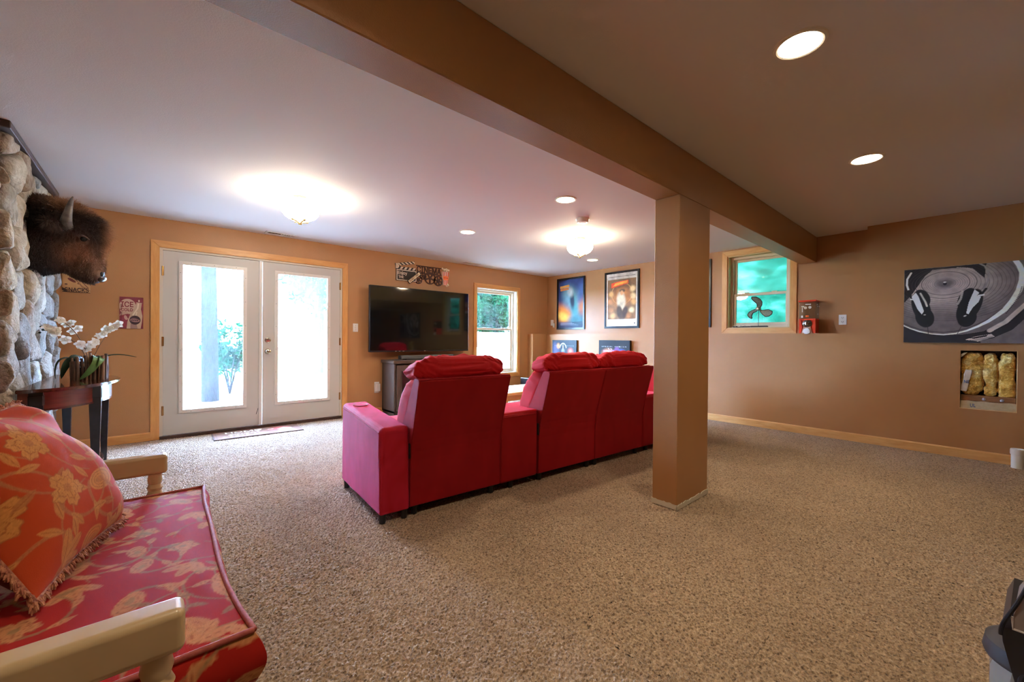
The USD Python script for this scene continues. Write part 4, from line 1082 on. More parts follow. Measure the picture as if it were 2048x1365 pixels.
# two unframed box posters below the ledge
def box_poster(p, y_left, z1, x, t, label, lettering_alpha):
    th = thing('boxed_poster', label, 'poster', group='boxed posters below the ledge')
    obj('panel', bx(x - t, x, y_left - p.w, y_left, z1 - p.h, z1, .004), FR, th, smooth=False)
    mm, c = p.mesh('yz', y_left, z1 - p.h, x - t - .0008)
    obj('print', mm, POSTERP, th, smooth=False, col=c)
    mk = mat('poster_letter_%d' % int(y_left * 10), S(*lettering_alpha), .4)
    obj('lettering', text('S P E C I A L    E D I T I O N', .016, .001, False, 'yz', width=p.w * .80).apply_translation([x - t - .0012, y_left - p.w / 2, z1 - .105]), mk, th, smooth=False)
    return th
p = Paint(.592, .89, 150, 220, S(34, 46, 56))
p.ellipse(.08, .70, .07, .12, S(84, 88, 128), 10, .8); p.ellipse(.15, .78, .035, .04, S(236, 156, 92), 0, .9); p.ellipse(.45, .68, .05, .05, S(236, 112, 92), 0, .9); p.ellipse(.45, .69, .02, .02, S(255, 214, 180), 0, .9)
p.ring(.27, .70, .085, .13, .02, S(196, 200, 214), 0, 20, 160); p.ellipse(.27, .76, .012, .05, S(210, 214, 226)); p.ellipse(.27, .68, .035, .045, S(150, 158, 176), 0, .7); p.ellipse(.27, .55, .14, .12, S(24, 30, 38), 0, .4); p.noise(18, .35, 4)
box_poster(p, 5.368, 1.077, XL - .003, .030, 'dark boxed poster with grey and orange shapes below the ledge, at left', (120, 136, 142))
p = Paint(.600, .89, 150, 220, S(28, 28, 36))
p.poly([(.09, .40), (.51, .40), (.51, .73), (.09, .73)], S(124, 100, 190)); p.ellipse(.19, .66, .10, .07, S(240, 160, 110), 0, .8); p.ellipse(.18, .67, .03, .03, S(255, 232, 196), 0, .8); p.ellipse(.36, .66, .06, .06, S(246, 150, 70), 0, .7)
p.ellipse(.36, .73, .05, .055, S(112, 70, 130), 0, .3); p.ellipse(.35, .665, .03, .03, S(255, 210, 150), 0, .7); p.ellipse(.45, .68, .06, .05, S(96, 120, 230), 0, .8)
p.stroke([(.19, .755), (.21, .74)], .012, S(210, 210, 230)); p.stroke([(.24, .75), (.26, .74)], .012, S(210, 210, 230)); p.stroke([(.40, .79), (.42, .78)], .010, S(200, 206, 230)); p.stroke([(.41, .78), (.47, .73)], .004, S(80, 90, 110))
p.ring(.30, .445, .285, .43, .004, S(60, 64, 76), a=.0); p.noise(14, .25, 5)
b2 = box_poster(p, 4.258, 1.083, XL - .012, .05, 'dark boxed poster with violet and orange picture below the ledge, at right', (206, 208, 214))
t = thing('motion_sensor', 'white two piece alarm sensor on the wall left of the posters', 'sensor')
obj('sensor', rb(XU - .035, XU, 5.525, 5.578, 1.36, 1.475, .006), WHITE, t, smooth=40)
obj('magnet', rb(XU - .03, XU, 5.490, 5.525, 1.325, 1.405, .005), WHITE, t, smooth=40)

# ------------------------------------------------------------------ ledge items
IRON = mat('cast_iron', S(74, 78, 66), .5, metallic=.55, vary=(40, S(104, 108, 90))); IROND = mat('iron_rim', S(44, 40, 34), .5, metallic=.5)
t = thing('propeller', 'three bladed iron boat propeller on a thin stand on the window sill', 'propeller')
px_, py_, pz_ = 5.975, 1.897, 1.518
BLADES = [[(625, 790), (618, 750), (580, 715), (562, 690), (572, 678), (610, 680), (650, 705), (670, 735), (668, 770), (650, 800)],
          [(655, 820), (680, 825), (740, 820), (778, 840), (775, 865), (745, 888), (710, 890), (680, 868), (655, 838)],
          [(612, 806), (560, 825), (528, 845), (517, 868), (535, 895), (568, 912), (560, 880), (575, 848), (620, 828)]]
for k, bl_ in enumerate(BLADES):
    q = [((a_ - 632) * .00114, (805 - b_) * .00125) for a_, b_ in bl_]
    g = Polygon(q).buffer(-.008).buffer(.014, 6).buffer(-.006, 6)
    m = ext(g, .006); v = m.vertices.copy()
    m.vertices = np.stack([px_ - v[:, 2] + .10 * (v[:, 0] * math.cos(k * 2.1) + v[:, 1] * math.sin(k * 2.1)), py_ - v[:, 0], pz_ + v[:, 1]], 1); trimesh.repair.fix_normals(m)
    bl = obj('blade', m, IRON, t, smooth=False)
    obj('rim', tube([(px_ - .003 + .10 * (e[0] * math.cos(k * 2.1) + e[1] * math.sin(k * 2.1)), py_ - e[0], pz_ + e[1]) for e in g.exterior.coords], .0055, 6), IROND, bl, smooth=True)
obj('hub', lathe([(.012, -.025), (.026, -.022), (.028, .018), (.022, .024), (.012, .024)], 24, 'x').apply_translation([px_, py_, pz_]), IRON, t, smooth=40)
obj('hub_pin', lathe([(0, -.028), (.012, -.028), (.012, .02), (0, .02)], 16, 'x').apply_translation([px_, py_, pz_]), STEEL, t, smooth=40)
obj('rod', tube([(px_ + .012, py_, pz_ - .02), (px_ + .012, py_, 1.285)], .004, 8), BLACK, t)
obj('base', bx(5.955, 6.005, 1.787, 1.985, 1.274, 1.292, .003), BLACK, t, smooth=False)
t = thing('pocket_tool', 'black and silver folded tool lying on the window sill', 'tool')
obj('handle', rb(5.958, 5.985, 1.990, 2.09, 1.274, 1.290, .006), BLACK, t, smooth=40)
objs('jaw', [rb(5.962, 5.982, 2.085, 2.15, 1.274, 1.286, .004), rb(5.958, 5.978, 2.145, 2.205, 1.276, 1.292, .006)], BLACKM, t, smooth=40)
objs('rivet', [trimesh.creation.icosphere(1, .008).apply_translation([5.96, y, 1.288]) for y in (2.05, 2.10, 2.17, 2.20)], STEEL, t, smooth=True)
# gumball machine
t = thing('gumball_machine', 'red square candy machine with a clear empty globe on the ledge', 'candy machine', (5.865, 1.318, LEDGE))
ORED = mat('machine_red', S(226, 66, 34), .3); CHROME = mat('chrome', S(150, 150, 150), .15, metallic=1.0)
ACR = usdkit.material(stage, '/World/Looks/clear_acrylic', {'t': ('transparent_bsdf', {'color': (.97, .97, .96)}), 'gl': ('glossy_bsdf', {'color': (1, 1, 1), 'roughness': .06}), 'm': ('mix_closure', {'fac': .08}), 'd': ('translucent_bsdf', {'color': (.9, .86, .8)}), 'm2': ('mix_closure', {'fac': .05})}, [('t.BSDF', 'm.closure1'), ('gl.BSDF', 'm.closure2'), ('m.closure', 'm2.closure1'), ('d.BSDF', 'm2.closure2')], surface='m2.closure')
w = .080
fr = sbox(-w, 0, w, .165).difference(Polygon([(-w + .02, 0), (-w + .032, .085), (-w + .016, .155), (w - .016, .155), (w - .032, .085), (w - .02, 0)]))
fm = ext(fr, .018); v = fm.vertices.copy(); fm.vertices = np.stack([-.08 - v[:, 2] + .018, -v[:, 0], v[:, 1]], 1); trimesh.repair.fix_normals(fm)
obj('front_frame', fm, ORED, t, smooth=False)
obj('body', bx(-.064, .080, -w, w, 0, .165, .004), ORED, t, smooth=False)
g = obj('globe', [bx(-.078, -.074, -.082, .082, .168, .372, 0), bx(.074, .078, -.082, .082, .168, .372, 0), bx(-.078, .078, -.082, -.078, .168, .372, 0), bx(-.078, .078, .078, .082, .168, .372, 0)], ACR, t, smooth=False)
obj('price_sticker', bx(-.0792, -.0782, -.016, .016, .188, .212), mat('orange_sticker', S(236, 100, 30), .5), g, smooth=False)
objs('white_sticker', [bx(-.0792, -.0782, -.035, .02, .335, .345), X(lathe([(0, 0), (.016, 0), (.016, .0006), (0, .0006)], 16, 'x'), (-.0792, -.025, .305)), X(lathe([(0, 0), (.016, 0), (.016, .0006), (0, .0006)], 16, 'x'), (-.0792, .018, .300)), bx(-.0792, -.0782, .03, .06, .31, .322), bx(-.0792, -.0782, .045, .053, .25, .305), bx(-.0792, -.0782, .042, .06, .185, .21)], WHITE, g, smooth=False)
obj('lid', rb(-.086, .086, -.088, .088, .372, .390, .006), ORED, t, smooth=30)
obj('collar', rb(-.080, .082, -.084, .084, .160, .172, .004), ORED, t, smooth=30)
obj('coin_mechanism', [X(lathe([(0, 0), (.046, 0), (.048, .01), (.03, .022), (.012, .026), (0, .026)], 28, 'x'), (-.066, 0, .112), rz=180), rb(-.105, -.07, -.010, .010, .09, .135, .004)], CHROME, t, smooth=40)
obj('chute', hull([(-.07, -.05, .0), (-.07, .05, .0), (-.07, -.03, .09), (-.07, .03, .09), (-.09, -.055, .0), (-.09, .055, .0), (-.078, -.03, .09), (-.078, .03, .09)]), mat('chute_pink', S(228, 186, 166), .4), t, smooth=False)
obj('flap', X(lathe([(0, -.004), (.034, -.004), (.037, 0), (.034, .005), (0, .006)], 28, 'x'), (-.098, 0, .024)), WHITE, t, smooth=40)
def outlet_x(y, z, x, label):
    t = thing('wall_outlet', label, 'outlet')
    obj('plate', bx(x - .006, x, y - .036, y + .036, z - .058, z + .058, .004), WHITE, t, smooth=False)
    for d in (-.024, .024):
        s_ = obj('socket', bx(x - .008, x - .005, y - .017, y + .017, z + d - .014, z + d + .014, .002), WHITE, t, smooth=False)
        objs('slot', [bx(x - .0086, x - .0078, y + o - .0015, y + o + .0015, z + d - .005, z + d + .007) for o in (-.007, .007)] + [bx(x - .0086, x - .0078, y - .003, y + .003, z + d - .012, z + d - .008)], BLACKM, s_, smooth=False)
outlet_x(1.015, 1.346, XU, 'white duplex outlet on the wall right of the candy machine')

# ------------------------------------------------------------------ canvas picture: headphones on a turntable
W_, H_ = 1.22, .735
p = Paint(W_, H_, 380, 230, S(104, 88, 82))
k = np.sqrt(((p.x - .285) / 1.0) ** 2 + ((p.y - .555) / .68) ** 2)
p.lay(1 - sstep(.05, .5, k), S(150, 130, 122)); p.lay(sstep(.22, .62, k) * .55, S(74, 62, 60))
p.poly([(0, .735), (0, .40), (.05, .47), (.15, .66), (.22, .735)], S(30, 22, 24)); p.poly([(.30, .735), (.46, .70), (.535, .60), (.545, .735)], S(28, 20, 22)); p.poly([(.19, .735), (.19, .715), (.36, .715), (.36, .735)], S(38, 28, 28))
p.ellipse(.285, .575, .155, .110, S(138, 118, 112), 0, .25)
for i in range(22):
    s_ = .07 + i * .0145 + (.010 if i > 9 else 0) * (i - 9)
    p.ring(.285, .575 - s_ * .03, s_ * 1.02, s_ * .70, .0025, S(*((70, 58, 56) if i % 3 else (52, 40, 40))), a=.75 if i > 8 else .5)
p.ring(.285, .575, .16, .113, .006, S(78, 66, 64), a=.8); p.ring(.285, .575, .205, .145, .004, S(70, 58, 56), a=.8)
p.ellipse(.285, .575, .06, .042, S(92, 78, 74), 0, .5); p.ellipse(.285, .572, .013, .016, S(24, 18, 18)); p.ellipse(.284, .585, .010, .006, S(176, 156, 150))
# platter rim and tonearm base
p.poly([(0, .17), (.10, .105), (.24, .075), (.40, .078), (.54, .11), (.50, .04), (.52, 0), (0, 0)], S(34, 26, 28))
rim = [(-.01, .178), (.05, .140), (.12, .108), (.20, .086), (.28, .078), (.36, .09), (.43, .115), (.50, .155), (.56, .20), (.61, .25), (.655, .30), (.70, .38), (.735, .47), (.752, .56), (.752, .63), (.735, .69), (.71, .745)]
p.stroke([(q[0], q[1] + .022) for q in rim], .008, S(52, 42, 42), .8)
p.stroke(rim, [.010] * 5 + [.012, .014, .018, .024, .030, .034, .037, .038, .038, .036, .034, .032], S(168, 154, 142))
for i in range(18):
    q = np.array(rim[9]) + (np.array(rim[12]) - np.array(rim[9])) * i / 18
    p.ellipse(.665 + .088 * math.sin(i / 18 * 1.4), .27 + .24 * i / 18, .004, .004, S(40, 32, 32))
p.poly([(.50, .05), (.58, .04), (.70, .12), (.80, .26), (.85, .36), (.80, .41), (.72, .30), (.62, .17), (.52, .10)], S(36, 28, 28)); p.stroke([(.57, .115), (.66, .19), (.79, .37)], [.034, .034, .03], S(146, 126, 116)); p.stroke([(.60, .115), (.68, .18), (.80, .34)], .008, S(26, 20, 22))
p.poly([(.42, .03), (.48, .06), (.58, .085), (.60, .06), (.50, .015)], S(150, 130, 120)); p.poly([(.44, .045), (.48, .055), (.56, .078), (.55, .06), (.48, .04)], S(30, 24, 24))
for i in range(3): p.stroke([(.45 + i * .01, .025 - .004 * i), (.59, .062 - i * .008)], .003, S(60, 48, 46))
p.ellipse(.90, .55, .09, .16, S(126, 112, 106), 10, .6); p.ellipse(1.08, .22, .16, .14, S(64, 54, 54), 0, .5); p.ellipse(1.10, .60, .12, .12, S(44, 36, 38), 0, .4); p.ellipse(.98, .40, .05, .12, S(30, 24, 26), -15, .3); p.ring(1.10, .60, .12, .12, .012, S(170, 156, 146))
# headphones
p.stroke([(.035, .52), (.02, .58), (.022, .64), (.05, .70)], .014, S(196, 172, 156)); p.stroke([(.53, .50), (.556, .57), (.560, .64), (.535, .71), (.505, .735)], .012, S(120, 104, 100)); p.stroke([(.545, .50), (.50, .42)], .016, S(26, 20, 20)); p.stroke([(.035, .52), (.045, .47), (.07, .43)], .022, S(24, 18, 20))
p.ellipse(.125, .345, .062, .155, S(22, 17, 19), 14); p.ellipse(.130, .44, .055, .09, S(24, 19, 20), 16); p.ellipse(.150, .250, .065, .10, S(20, 15, 17), 10); p.poly([(.055, .46), (.085, .50), (.105, .46), (.145, .31), (.13, .28), (.10, .33)], S(190, 176, 160)); p.stroke([(.118, .49), (.155, .40), (.165, .36)], .014, S(150, 134, 124)); p.stroke([(.05, .435), (.075, .43)], .012, S(190, 176, 160))
p.ellipse(.445, .345, .070, .165, S(22, 17, 19), -18); p.ellipse(.425, .42, .050, .10, S(24, 19, 20), -20); p.ellipse(.430, .235, .060, .085, S(20, 15, 17), -10); p.poly([(.475, .50), (.505, .465), (.49, .44), (.515, .43), (.50, .38), (.465, .33), (.44, .27), (.425, .28), (.44, .38)], S(186, 178, 158)); p.stroke([(.40, .49), (.39, .42), (.37, .37)], .016, S(146, 130, 120), .8); p.stroke([(.50, .44), (.53, .445)], .014, S(190, 176, 160))
for i in range(7): p.stroke([(.388 + .004 * i, .385 + .017 * i), (.404 + .004 * i, .388 + .017 * i)], .004, S(30, 24, 24))
p.ellipse(.150, .275, .008, .005, S(150, 136, 130)); p.ellipse(.418, .255, .010, .006, S(150, 136, 130), 30)
p.stroke([(.17, .18), (.178, .08)], .004, S(36, 28, 28)); p.stroke([(.40, .17), (.365, .07)], .004, S(50, 38, 36))
p.noise(26, .22, 7)
p.c = np.clip(p.c ** 1.38 * np.array([4.0, 5.0, 5.4]), 0, 1)
t = thing('canvas_picture', 'large sepia canvas of headphones lying on a turntable', 'canvas picture')
obj('stretched_canvas', bx(XL - .040, XL - .004, .490 - W_, .490, 1.092, 1.092 + H_, .003), mat('canvas_edge', S(34, 26, 26), .8), t, smooth=False)
mm, c = p.mesh('yz', .490, 1.092, XL - .0406)
obj('print', mm, CANVASP, t, smooth=False, col=c)

# ------------------------------------------------------------------ opening with insulation
t = thing('wall_opening', 'square cut out in the right wall showing yellow glass wool', 'wall opening', kind='structure')
y0, y1, z0, z1 = HOLE
WOOL = usdkit.material(stage, '/World/Looks/glass_wool', {'p': ('principled_bsdf', {'roughness': 1.0, 'sheen_weight': .3}), 'tc': ('texture_coordinate', {}), 'n': ('noise_texture', {'scale': 14.0, 'detail': 6.0}), 'r': ('rgb_ramp', {'ramp': [(.3, S(190, 132, 40)), (.5, S(236, 186, 84)), (.7, S(250, 224, 146))]}), 'b': ('bump', {'strength': .8, 'distance': .02}), 'n2': ('noise_texture', {'scale': 60.0, 'detail': 5.0})},
    [('tc.object', 'n.vector'), ('n.fac', 'r.fac'), ('r.color', 'p.base_color'), ('tc.object', 'n2.vector'), ('n2.fac', 'b.height'), ('b.normal', 'p.normal')], surface='p.BSDF')
STUD = mat('stud_wood', S(150, 104, 60), .8, vary=(10, S(118, 78, 44)), stretch=(4, .6, 4)); PAPER = mat('kraft_paper', S(206, 186, 150), .8, vary=(14, S(186, 160, 122)), bump=(30, .4, .006)); FACING = mat('white_facing', S(228, 218, 200), .7, bump=(30, .4, .006))
obj('backing', bx(XL + .150, XL + .168, y0, y1, z0, z1), mat('dark_cavity', S(70, 44, 22), .9), t, smooth=False)
for k, (c, wd, zz) in enumerate(((.028, .070, .10), (-.090, .047, .10), (-.188, .052, .10))):
    b = disp(disp(sup(.055, wd, .205, .55, 64, 48, .5), .030, 11, k + 2), .012, 34, k + 7)
    obj('glass_wool', b.apply_translation([XL + .085, c, .795]), WOOL, t, smooth=True)
obj('sill_plate', bx(XL + .02, XL + .15, y0 + .002, y1 - .002, .545, .60, .004), STUD, t, smooth=False)
obj('kraft_strip', disp(bx(XL + .008, XL + .03, y0 + .002, y1 - .002, z0 + .002, .545).subdivide_to_size(.03), .006, 20, 3), PAPER, t, smooth=True)
fc = X(disp(rb(-.006, .006, -.022, .022, -.105, .105, .005).subdivide_to_size(.02), .006, 18, 2), (XL + .022, .060, .735), rx=9)
f1 = obj('paper_facing', fc, FACING, t, smooth=True)
BLUE = mat('blue_print_ink', S(96, 134, 190), .6)
obj('lettering', [X(text('NE', .028, .0006, True, 'yz', width=.034), (XL + .012, .056, .725))], BLUE, f1, smooth=False)
f2 = obj('torn_corner', hull([(XL + .01, y1 - .002, .985), (XL + .01, y1 - .045, 1.005), (XL + .012, y1 - .004, .955), (XL + .03, y1 - .02, 1.0), (XL + .03, y1 - .003, .97)]), FACING, t, smooth=False)
obj('lettering', X(text('UL', .030, .0006, True, 'yz', width=.034), (XL + .004, .015, .505)), mat('dark_blue_ink', S(52, 72, 120), .6), t, smooth=False)
for y in (-.052, -.160):
    obj('pipe_end', X(disp(trimesh.creation.icosphere(2, .013), .003, 60, 1), (XL + .02, y, .568)), mat('grey_cap_%d' % int(-y * 1000), S(176, 172, 186), .4), t, smooth=True)
obj('cut_edge', [bx(XL - .0012, XL + .012, y0 - .003, y0 + .002, z0 - .003, z1 + .003), bx(XL - .0012, XL + .012, y0 - .003, y1 + .003, z0 - .005, z0 + .001)], mat('raw_gypsum', S(226, 190, 140), .9), t, smooth=False)
# white canister on the floor at right
t = thing('plastic_canister', 'small white plastic canister with a wider lid on the carpet by the right baseboard', 'canister', (5.70, -.252, -.004))
obj('body', lathe([(0, 0), (.040, 0), (.041, .12), (0, .12)], 32), WHITE, t, smooth=30)
obj('lid', lathe([(0, .118), (.044, .118), (.046, .125), (.046, .160), (.043, .168), (.036, .168), (.034, .160), (0, .160)], 32), WHITE, t, smooth=30)
# ------------------------------------------------------------------ demilune side table by the chimney
MAH = mat('mahogany_top', S(88, 44, 28), .14, vary=(9, S(62, 30, 20)), stretch=(5, .7, 5), coat_weight=.5)
MAHP = mat('mahogany_panel', S(112, 48, 30), .25, vary=(7, S(84, 36, 22)), stretch=(.8, .8, 5)); EBO = mat('ebonised_leg', S(30, 26, 30), .22, vary=(12, S(44, 38, 40)))
t = thing('side_table', 'half round dark wood console table with black legs against the stone chimney', 'table', (-.622, 4.45, 0))
def half(rx, ry, n=40, x0=0.0):
    a = np.linspace(-math.pi / 2, math.pi / 2, n)
    return Polygon([(x0 + rx * math.cos(q), ry * math.sin(q)) for q in a])
obj('table_top', [X(ext(half(.425, .665), .012), (0, 0, .748)), X(ext(half(.415, .655), .008), (0, 0, .742)), X(ext(half(.418, .658), .006), (0, 0, .758))], MAH, t, smooth=40)
ap_o, ap_i = half(.375, .615), half(.355, .595)
obj('apron', X(ext(ap_o.difference(ap_i.buffer(.0)), .115), (0, 0, .628)), MAHP, t, smooth=40)
obj('apron_bead', X(ext(half(.380, .620).difference(half(.36, .60)), .012), (0, 0, .622)), MAH, t, smooth=40)
for q in (-80, -34, 34, 80):
    a = math.radians(q); lx, ly = .362 * math.cos(a) + .012, .602 * math.sin(a)
    w = .030
    rot = math.degrees(math.atan2(.602 * math.cos(a) * .36, .362 * .36)) if False else 0
    g = hull([(lx + sx * (w if z > .5 else .014), ly + sy * (w if z > .5 else .014), z) for sx in (-1, 1) for sy in (-1, 1) for z in (-.012, .60)] + [(lx + sx * w, ly + sy * w, .742) for sx in (-1, 1) for sy in (-1, 1)])
    L = obj('leg', g, EBO, t, smooth=False)
    obj('rosette_block', bx(lx - w - .003, lx + w + .003, ly - w - .003, ly + w + .003, .655, .725, .006), EBO, L, smooth=False)
obj('lower_shelf', X(ext(half(.33, .56), .022), (0, 0, .130)), MAH, t, smooth=40)

# ------------------------------------------------------------------ orchid in a twig pot
TWIG = [mat('twig_%d' % k, S(*a), .9, vary=(20, S(*b)), stretch=(4, 4, .5), bump=(60, .6, .004)) for k, (a, b) in enumerate((((112, 82, 58), (78, 56, 40)), ((140, 108, 80), (104, 76, 54)), ((86, 64, 48), (60, 44, 34))))]
LEAFG = mat('orchid_leaf', S(70, 108, 54), .35, vary=(10, S(92, 134, 70))); LEAFD = mat('orchid_leaf_dark', S(24, 48, 30), .4); STEM = mat('orchid_stem', S(112, 84, 52), .6)
PETAL = usdkit.material(stage, '/World/Looks/petal', {'d': ('diffuse_bsdf', {'color': S(244, 238, 226)}), 't': ('translucent_bsdf', {'color': S(244, 238, 220)}), 'm': ('mix_closure', {'fac': .3})}, [('d.BSDF', 'm.closure1'), ('t.BSDF', 'm.closure2')], surface='m.closure')
TZ = .764
OX, OY = -.366, 4.46
t = thing('twig_planter', 'square planter of upright twigs holding white orchids on the half round table', 'planter', (OX, OY, TZ))
rr = random.Random(21)
obj('liner', bx(-.075, .075, -.075, .075, .002, .095), BLACKM, t, smooth=False)
k = 0
for side in range(4):
    n = 8
    for i in range(n):
        u = -.085 + .17 * (i + .5) / n
        x, y = ((u, -.087), (.087, u), (u, .087), (-.087, u))[side]
        h = rr.uniform(.135, .185) + (.055 if (side == 1 and i == 0) else 0) + (.05 if (side == 0 and i == 4) else 0)
        r_ = rr.uniform(.008, .0125)
        obj('twig', tube([(x, y, 0), (x + rr.uniform(-.003, .003), y + rr.uniform(-.003, .003), h * .5), (x + rr.uniform(-.006, .006), y + rr.uniform(-.006, .006), h)], [r_, r_ * .95, r_ * .9], 8), TWIG[k % 3], t, smooth=40); k += 1
def strap(path, wd, thick=.003):
    p = np.asarray(path, float); n = len(p)
    tt = np.gradient(p, axis=0); tt /= np.linalg.norm(tt, axis=1, keepdims=True)
    side = np.cross(tt, [0.6, -.5, .6]); side /= np.linalg.norm(side, axis=1, keepdims=True)
    nn = np.cross(side, tt)
    w = wd * np.sin(np.pi * np.clip(np.linspace(.12, 1, n), 0, 1)) ** .6
    A = p + side * w[:, None] + nn * .15 * w[:, None]; B = p - side * w[:, None] + nn * .15 * w[:, None]; C = p
    v = np.vstack([A, C, B, A - nn * thick, C - nn * thick, B - nn * thick]); f = []
    for i in range(n - 1):
        for a_, b_ in ((0, 1), (1, 2)):
            f += [(a_ * n + i, b_ * n + i, b_ * n + i + 1), (a_ * n + i, b_ * n + i + 1, a_ * n + i + 1)]
            a2, b2 = a_ + 3, b_ + 3
            f += [(a2 * n + i, b2 * n + i + 1, b2 * n + i), (a2 * n + i, a2 * n + i + 1, b2 * n + i + 1)]
        f += [(i, i + 1, 3 * n + i + 1), (i, 3 * n + i + 1, 3 * n + i), (2 * n + i, 5 * n + i + 1, 2 * n + i + 1), (2 * n + i, 5 * n + i, 5 * n + i + 1)]
    return TM(v, f)
o = thing('orchid', 'white artificial orchid arching out of the twig planter', 'flower', (OX, OY, TZ))
obj('leaf', strap(bez((.01, -.03, .13), (.05, -.10, .24), (.075, -.13, .14), (.02, -.135, .07), (-.045, -.130, .006), n=16), .026), LEAFG, o, smooth=True)
obj('leaf', strap(bez((.03, -.02, .13), (.08, -.06, .20), (.085, -.12, .17), (.05, -.13, .10), n=12), .018), LEAFG, o, smooth=True)
obj('leaf', strap(bez((-.03, 0, .13), (-.10, -.05, .21), (-.13, -.06, .10), (-.14, -.06, .015), n=12), .024), LEAFD, o, smooth=True)
obj('leaf', strap(bez((-.02, -.02, .13), (-.06, -.05, .19), (-.09, -.06, .18), (-.10, -.06, .15), n=10), .02), LEAFD, o, smooth=True)
obj('leaf', strap(bez((.03, .02, .13), (.10, .0, .21), (.18, -.02, .19), (.262, -.02, .165), n=14), .005), LEAFD, o, smooth=True, label='long dry grass blade')
obj('leaf', strap(bez((-.05, 0, .14), (-.16, -.04, .22), (-.18, -.06, .12), (-.165, -.08, .02), n=14), .006), LEAFD, o, smooth=True)
sps = [bez((0, -.01, .097), (-.02, -.02, .30), (-.10, -.02, .42), (-.17, -.02, .46), n=16), bez((.01, 0, .097), (.03, 0, .24), (.09, 0, .36), (.165, 0, .43), n=16), bez((-.01, 0, .097), (-.03, 0, .28), (-.12, -.01, .34), (-.235, -.01, .37), n=16)]
for s_ in sps: obj('stem', tube(s_, .0028, 6), STEM, o)
objs('bud', [trimesh.creation.icosphere(1, .008).apply_translation(q) for q in ((-.235, -.01, .372), (-.245, -.01, .395), (-.25, -.01, .352))], LEAFD, o, smooth=True)
def flower(c, face, s, seed):
    r = random.Random(seed)
    face = np.array(face, float); face /= np.linalg.norm(face)
    a = np.cross(face, [0, 0, 1.0]); a /= np.linalg.norm(a); b = np.cross(face, a)
    ms = []
    for k in range(5):
        q = 2 * math.pi * k / 5 + r.uniform(-.15, .15)
        d = math.cos(q) * a + math.sin(q) * b; e = -math.sin(q) * a + math.cos(q) * b
        L, W = s * r.uniform(.9, 1.1), s * (.52 if k % 2 else .40)
        g = []
        for i in range(5):
            u = i / 4; w = W * math.sin(math.pi * min(.12 + u * .86, 1)) ** .6
            for j in (-1, 0, 1):
                g.append(np.array(c) + d * L * u + e * w * j + face * s * (.30 * u * (1 - u) * 2 - .15 * u + .10 * abs(j) - .05))
        f = []
        for i in range(4):
            for j in range(2):
                A = i * 3 + j; f += [(A, A + 1, A + 4), (A, A + 4, A + 3)]
        ms.append(TM(g, f))
    ms.append(X(trimesh.creation.icosphere(1, s * .16), np.array(c) + face * s * .14))
    return join(ms)
fl_px = [(-.211, .392), (-.165, .372), (-.145, .445), (-.10, .425), (-.06, .385), (-.122, .303), (-.09, .365), (-.175, .350), (-.045, .268), (.005, .262), (-.02, .235), (.03, .285), (.048, .330), (.075, .345), (.09, .380), (.125, .398), (.155, .425), (-.12, .415), (-.19, .375)]
for k, (x, z) in enumerate(fl_px):
    obj('blossom', flower((x, rr.uniform(-.05, .01), z), (rr.uniform(-.5, .7), -1, rr.uniform(-.2, .7)), rr.uniform(.028, .037), k), PETAL, o, smooth=True)

# ------------------------------------------------------------------ door mat
MAT_ = colmat('door_mat', .9, bump=(300, .4, .003))
p = Paint(.86, .40, 260, 130, S(112, 74, 56)); p.noise(20, .3, 3)
p.poly([(0, 0), (.86, 0), (.86, .012), (0, .012)], S(70, 46, 40)); p.poly([(0, 0), (.012, 0), (.012, .4), (0, .4)], S(70, 46, 40)); p.poly([(.03, .02), (.036, .02), (.036, .38), (.03, .38)], S(80, 54, 46))
p.ellipse(.64, .26, .10, .05, S(186, 66, 60), 10, .5); p.ellipse(.69, .29, .07, .03, S(200, 90, 80), -20, .5); p.poly([(.60, .05), (.80, .05), (.76, .22), (.64, .22)], S(206, 204, 192)); p.poly([(.62, .22), (.78, .22), (.70, .30)], S(190, 184, 174)); p.ellipse(.56, .26, .03, .012, S(220, 206, 186), 0, .4); p.ellipse(.45, .30, .022, .06, S(206, 180, 150), -20, .3)
t = thing('door_mat', 'brown printed welcome mat in front of the french doors', 'door mat', (.475, 5.262, 0), -1.5)
obj('pad', bx(0, .86, 0, .40, -.012, .005, .003), mat('mat_edge', S(70, 48, 42), .95), t, smooth=False)
mm, c = p.mesh('xy', 0, 0, .0056)
obj('print', mm, MAT_, t, smooth=False, col=c)
MINK = mat('mat_ink', S(226, 212, 194), .9)
for tx, y, h, w in (('HOME', .30, .075, .34), ('sweet', .19, .06, .30), ('HOME', .09, .07, .40)):
    obj('lettering', text(tx, h, .0006, True, None, width=w).apply_translation([.29, y, .0058]), MINK, t, smooth=False)

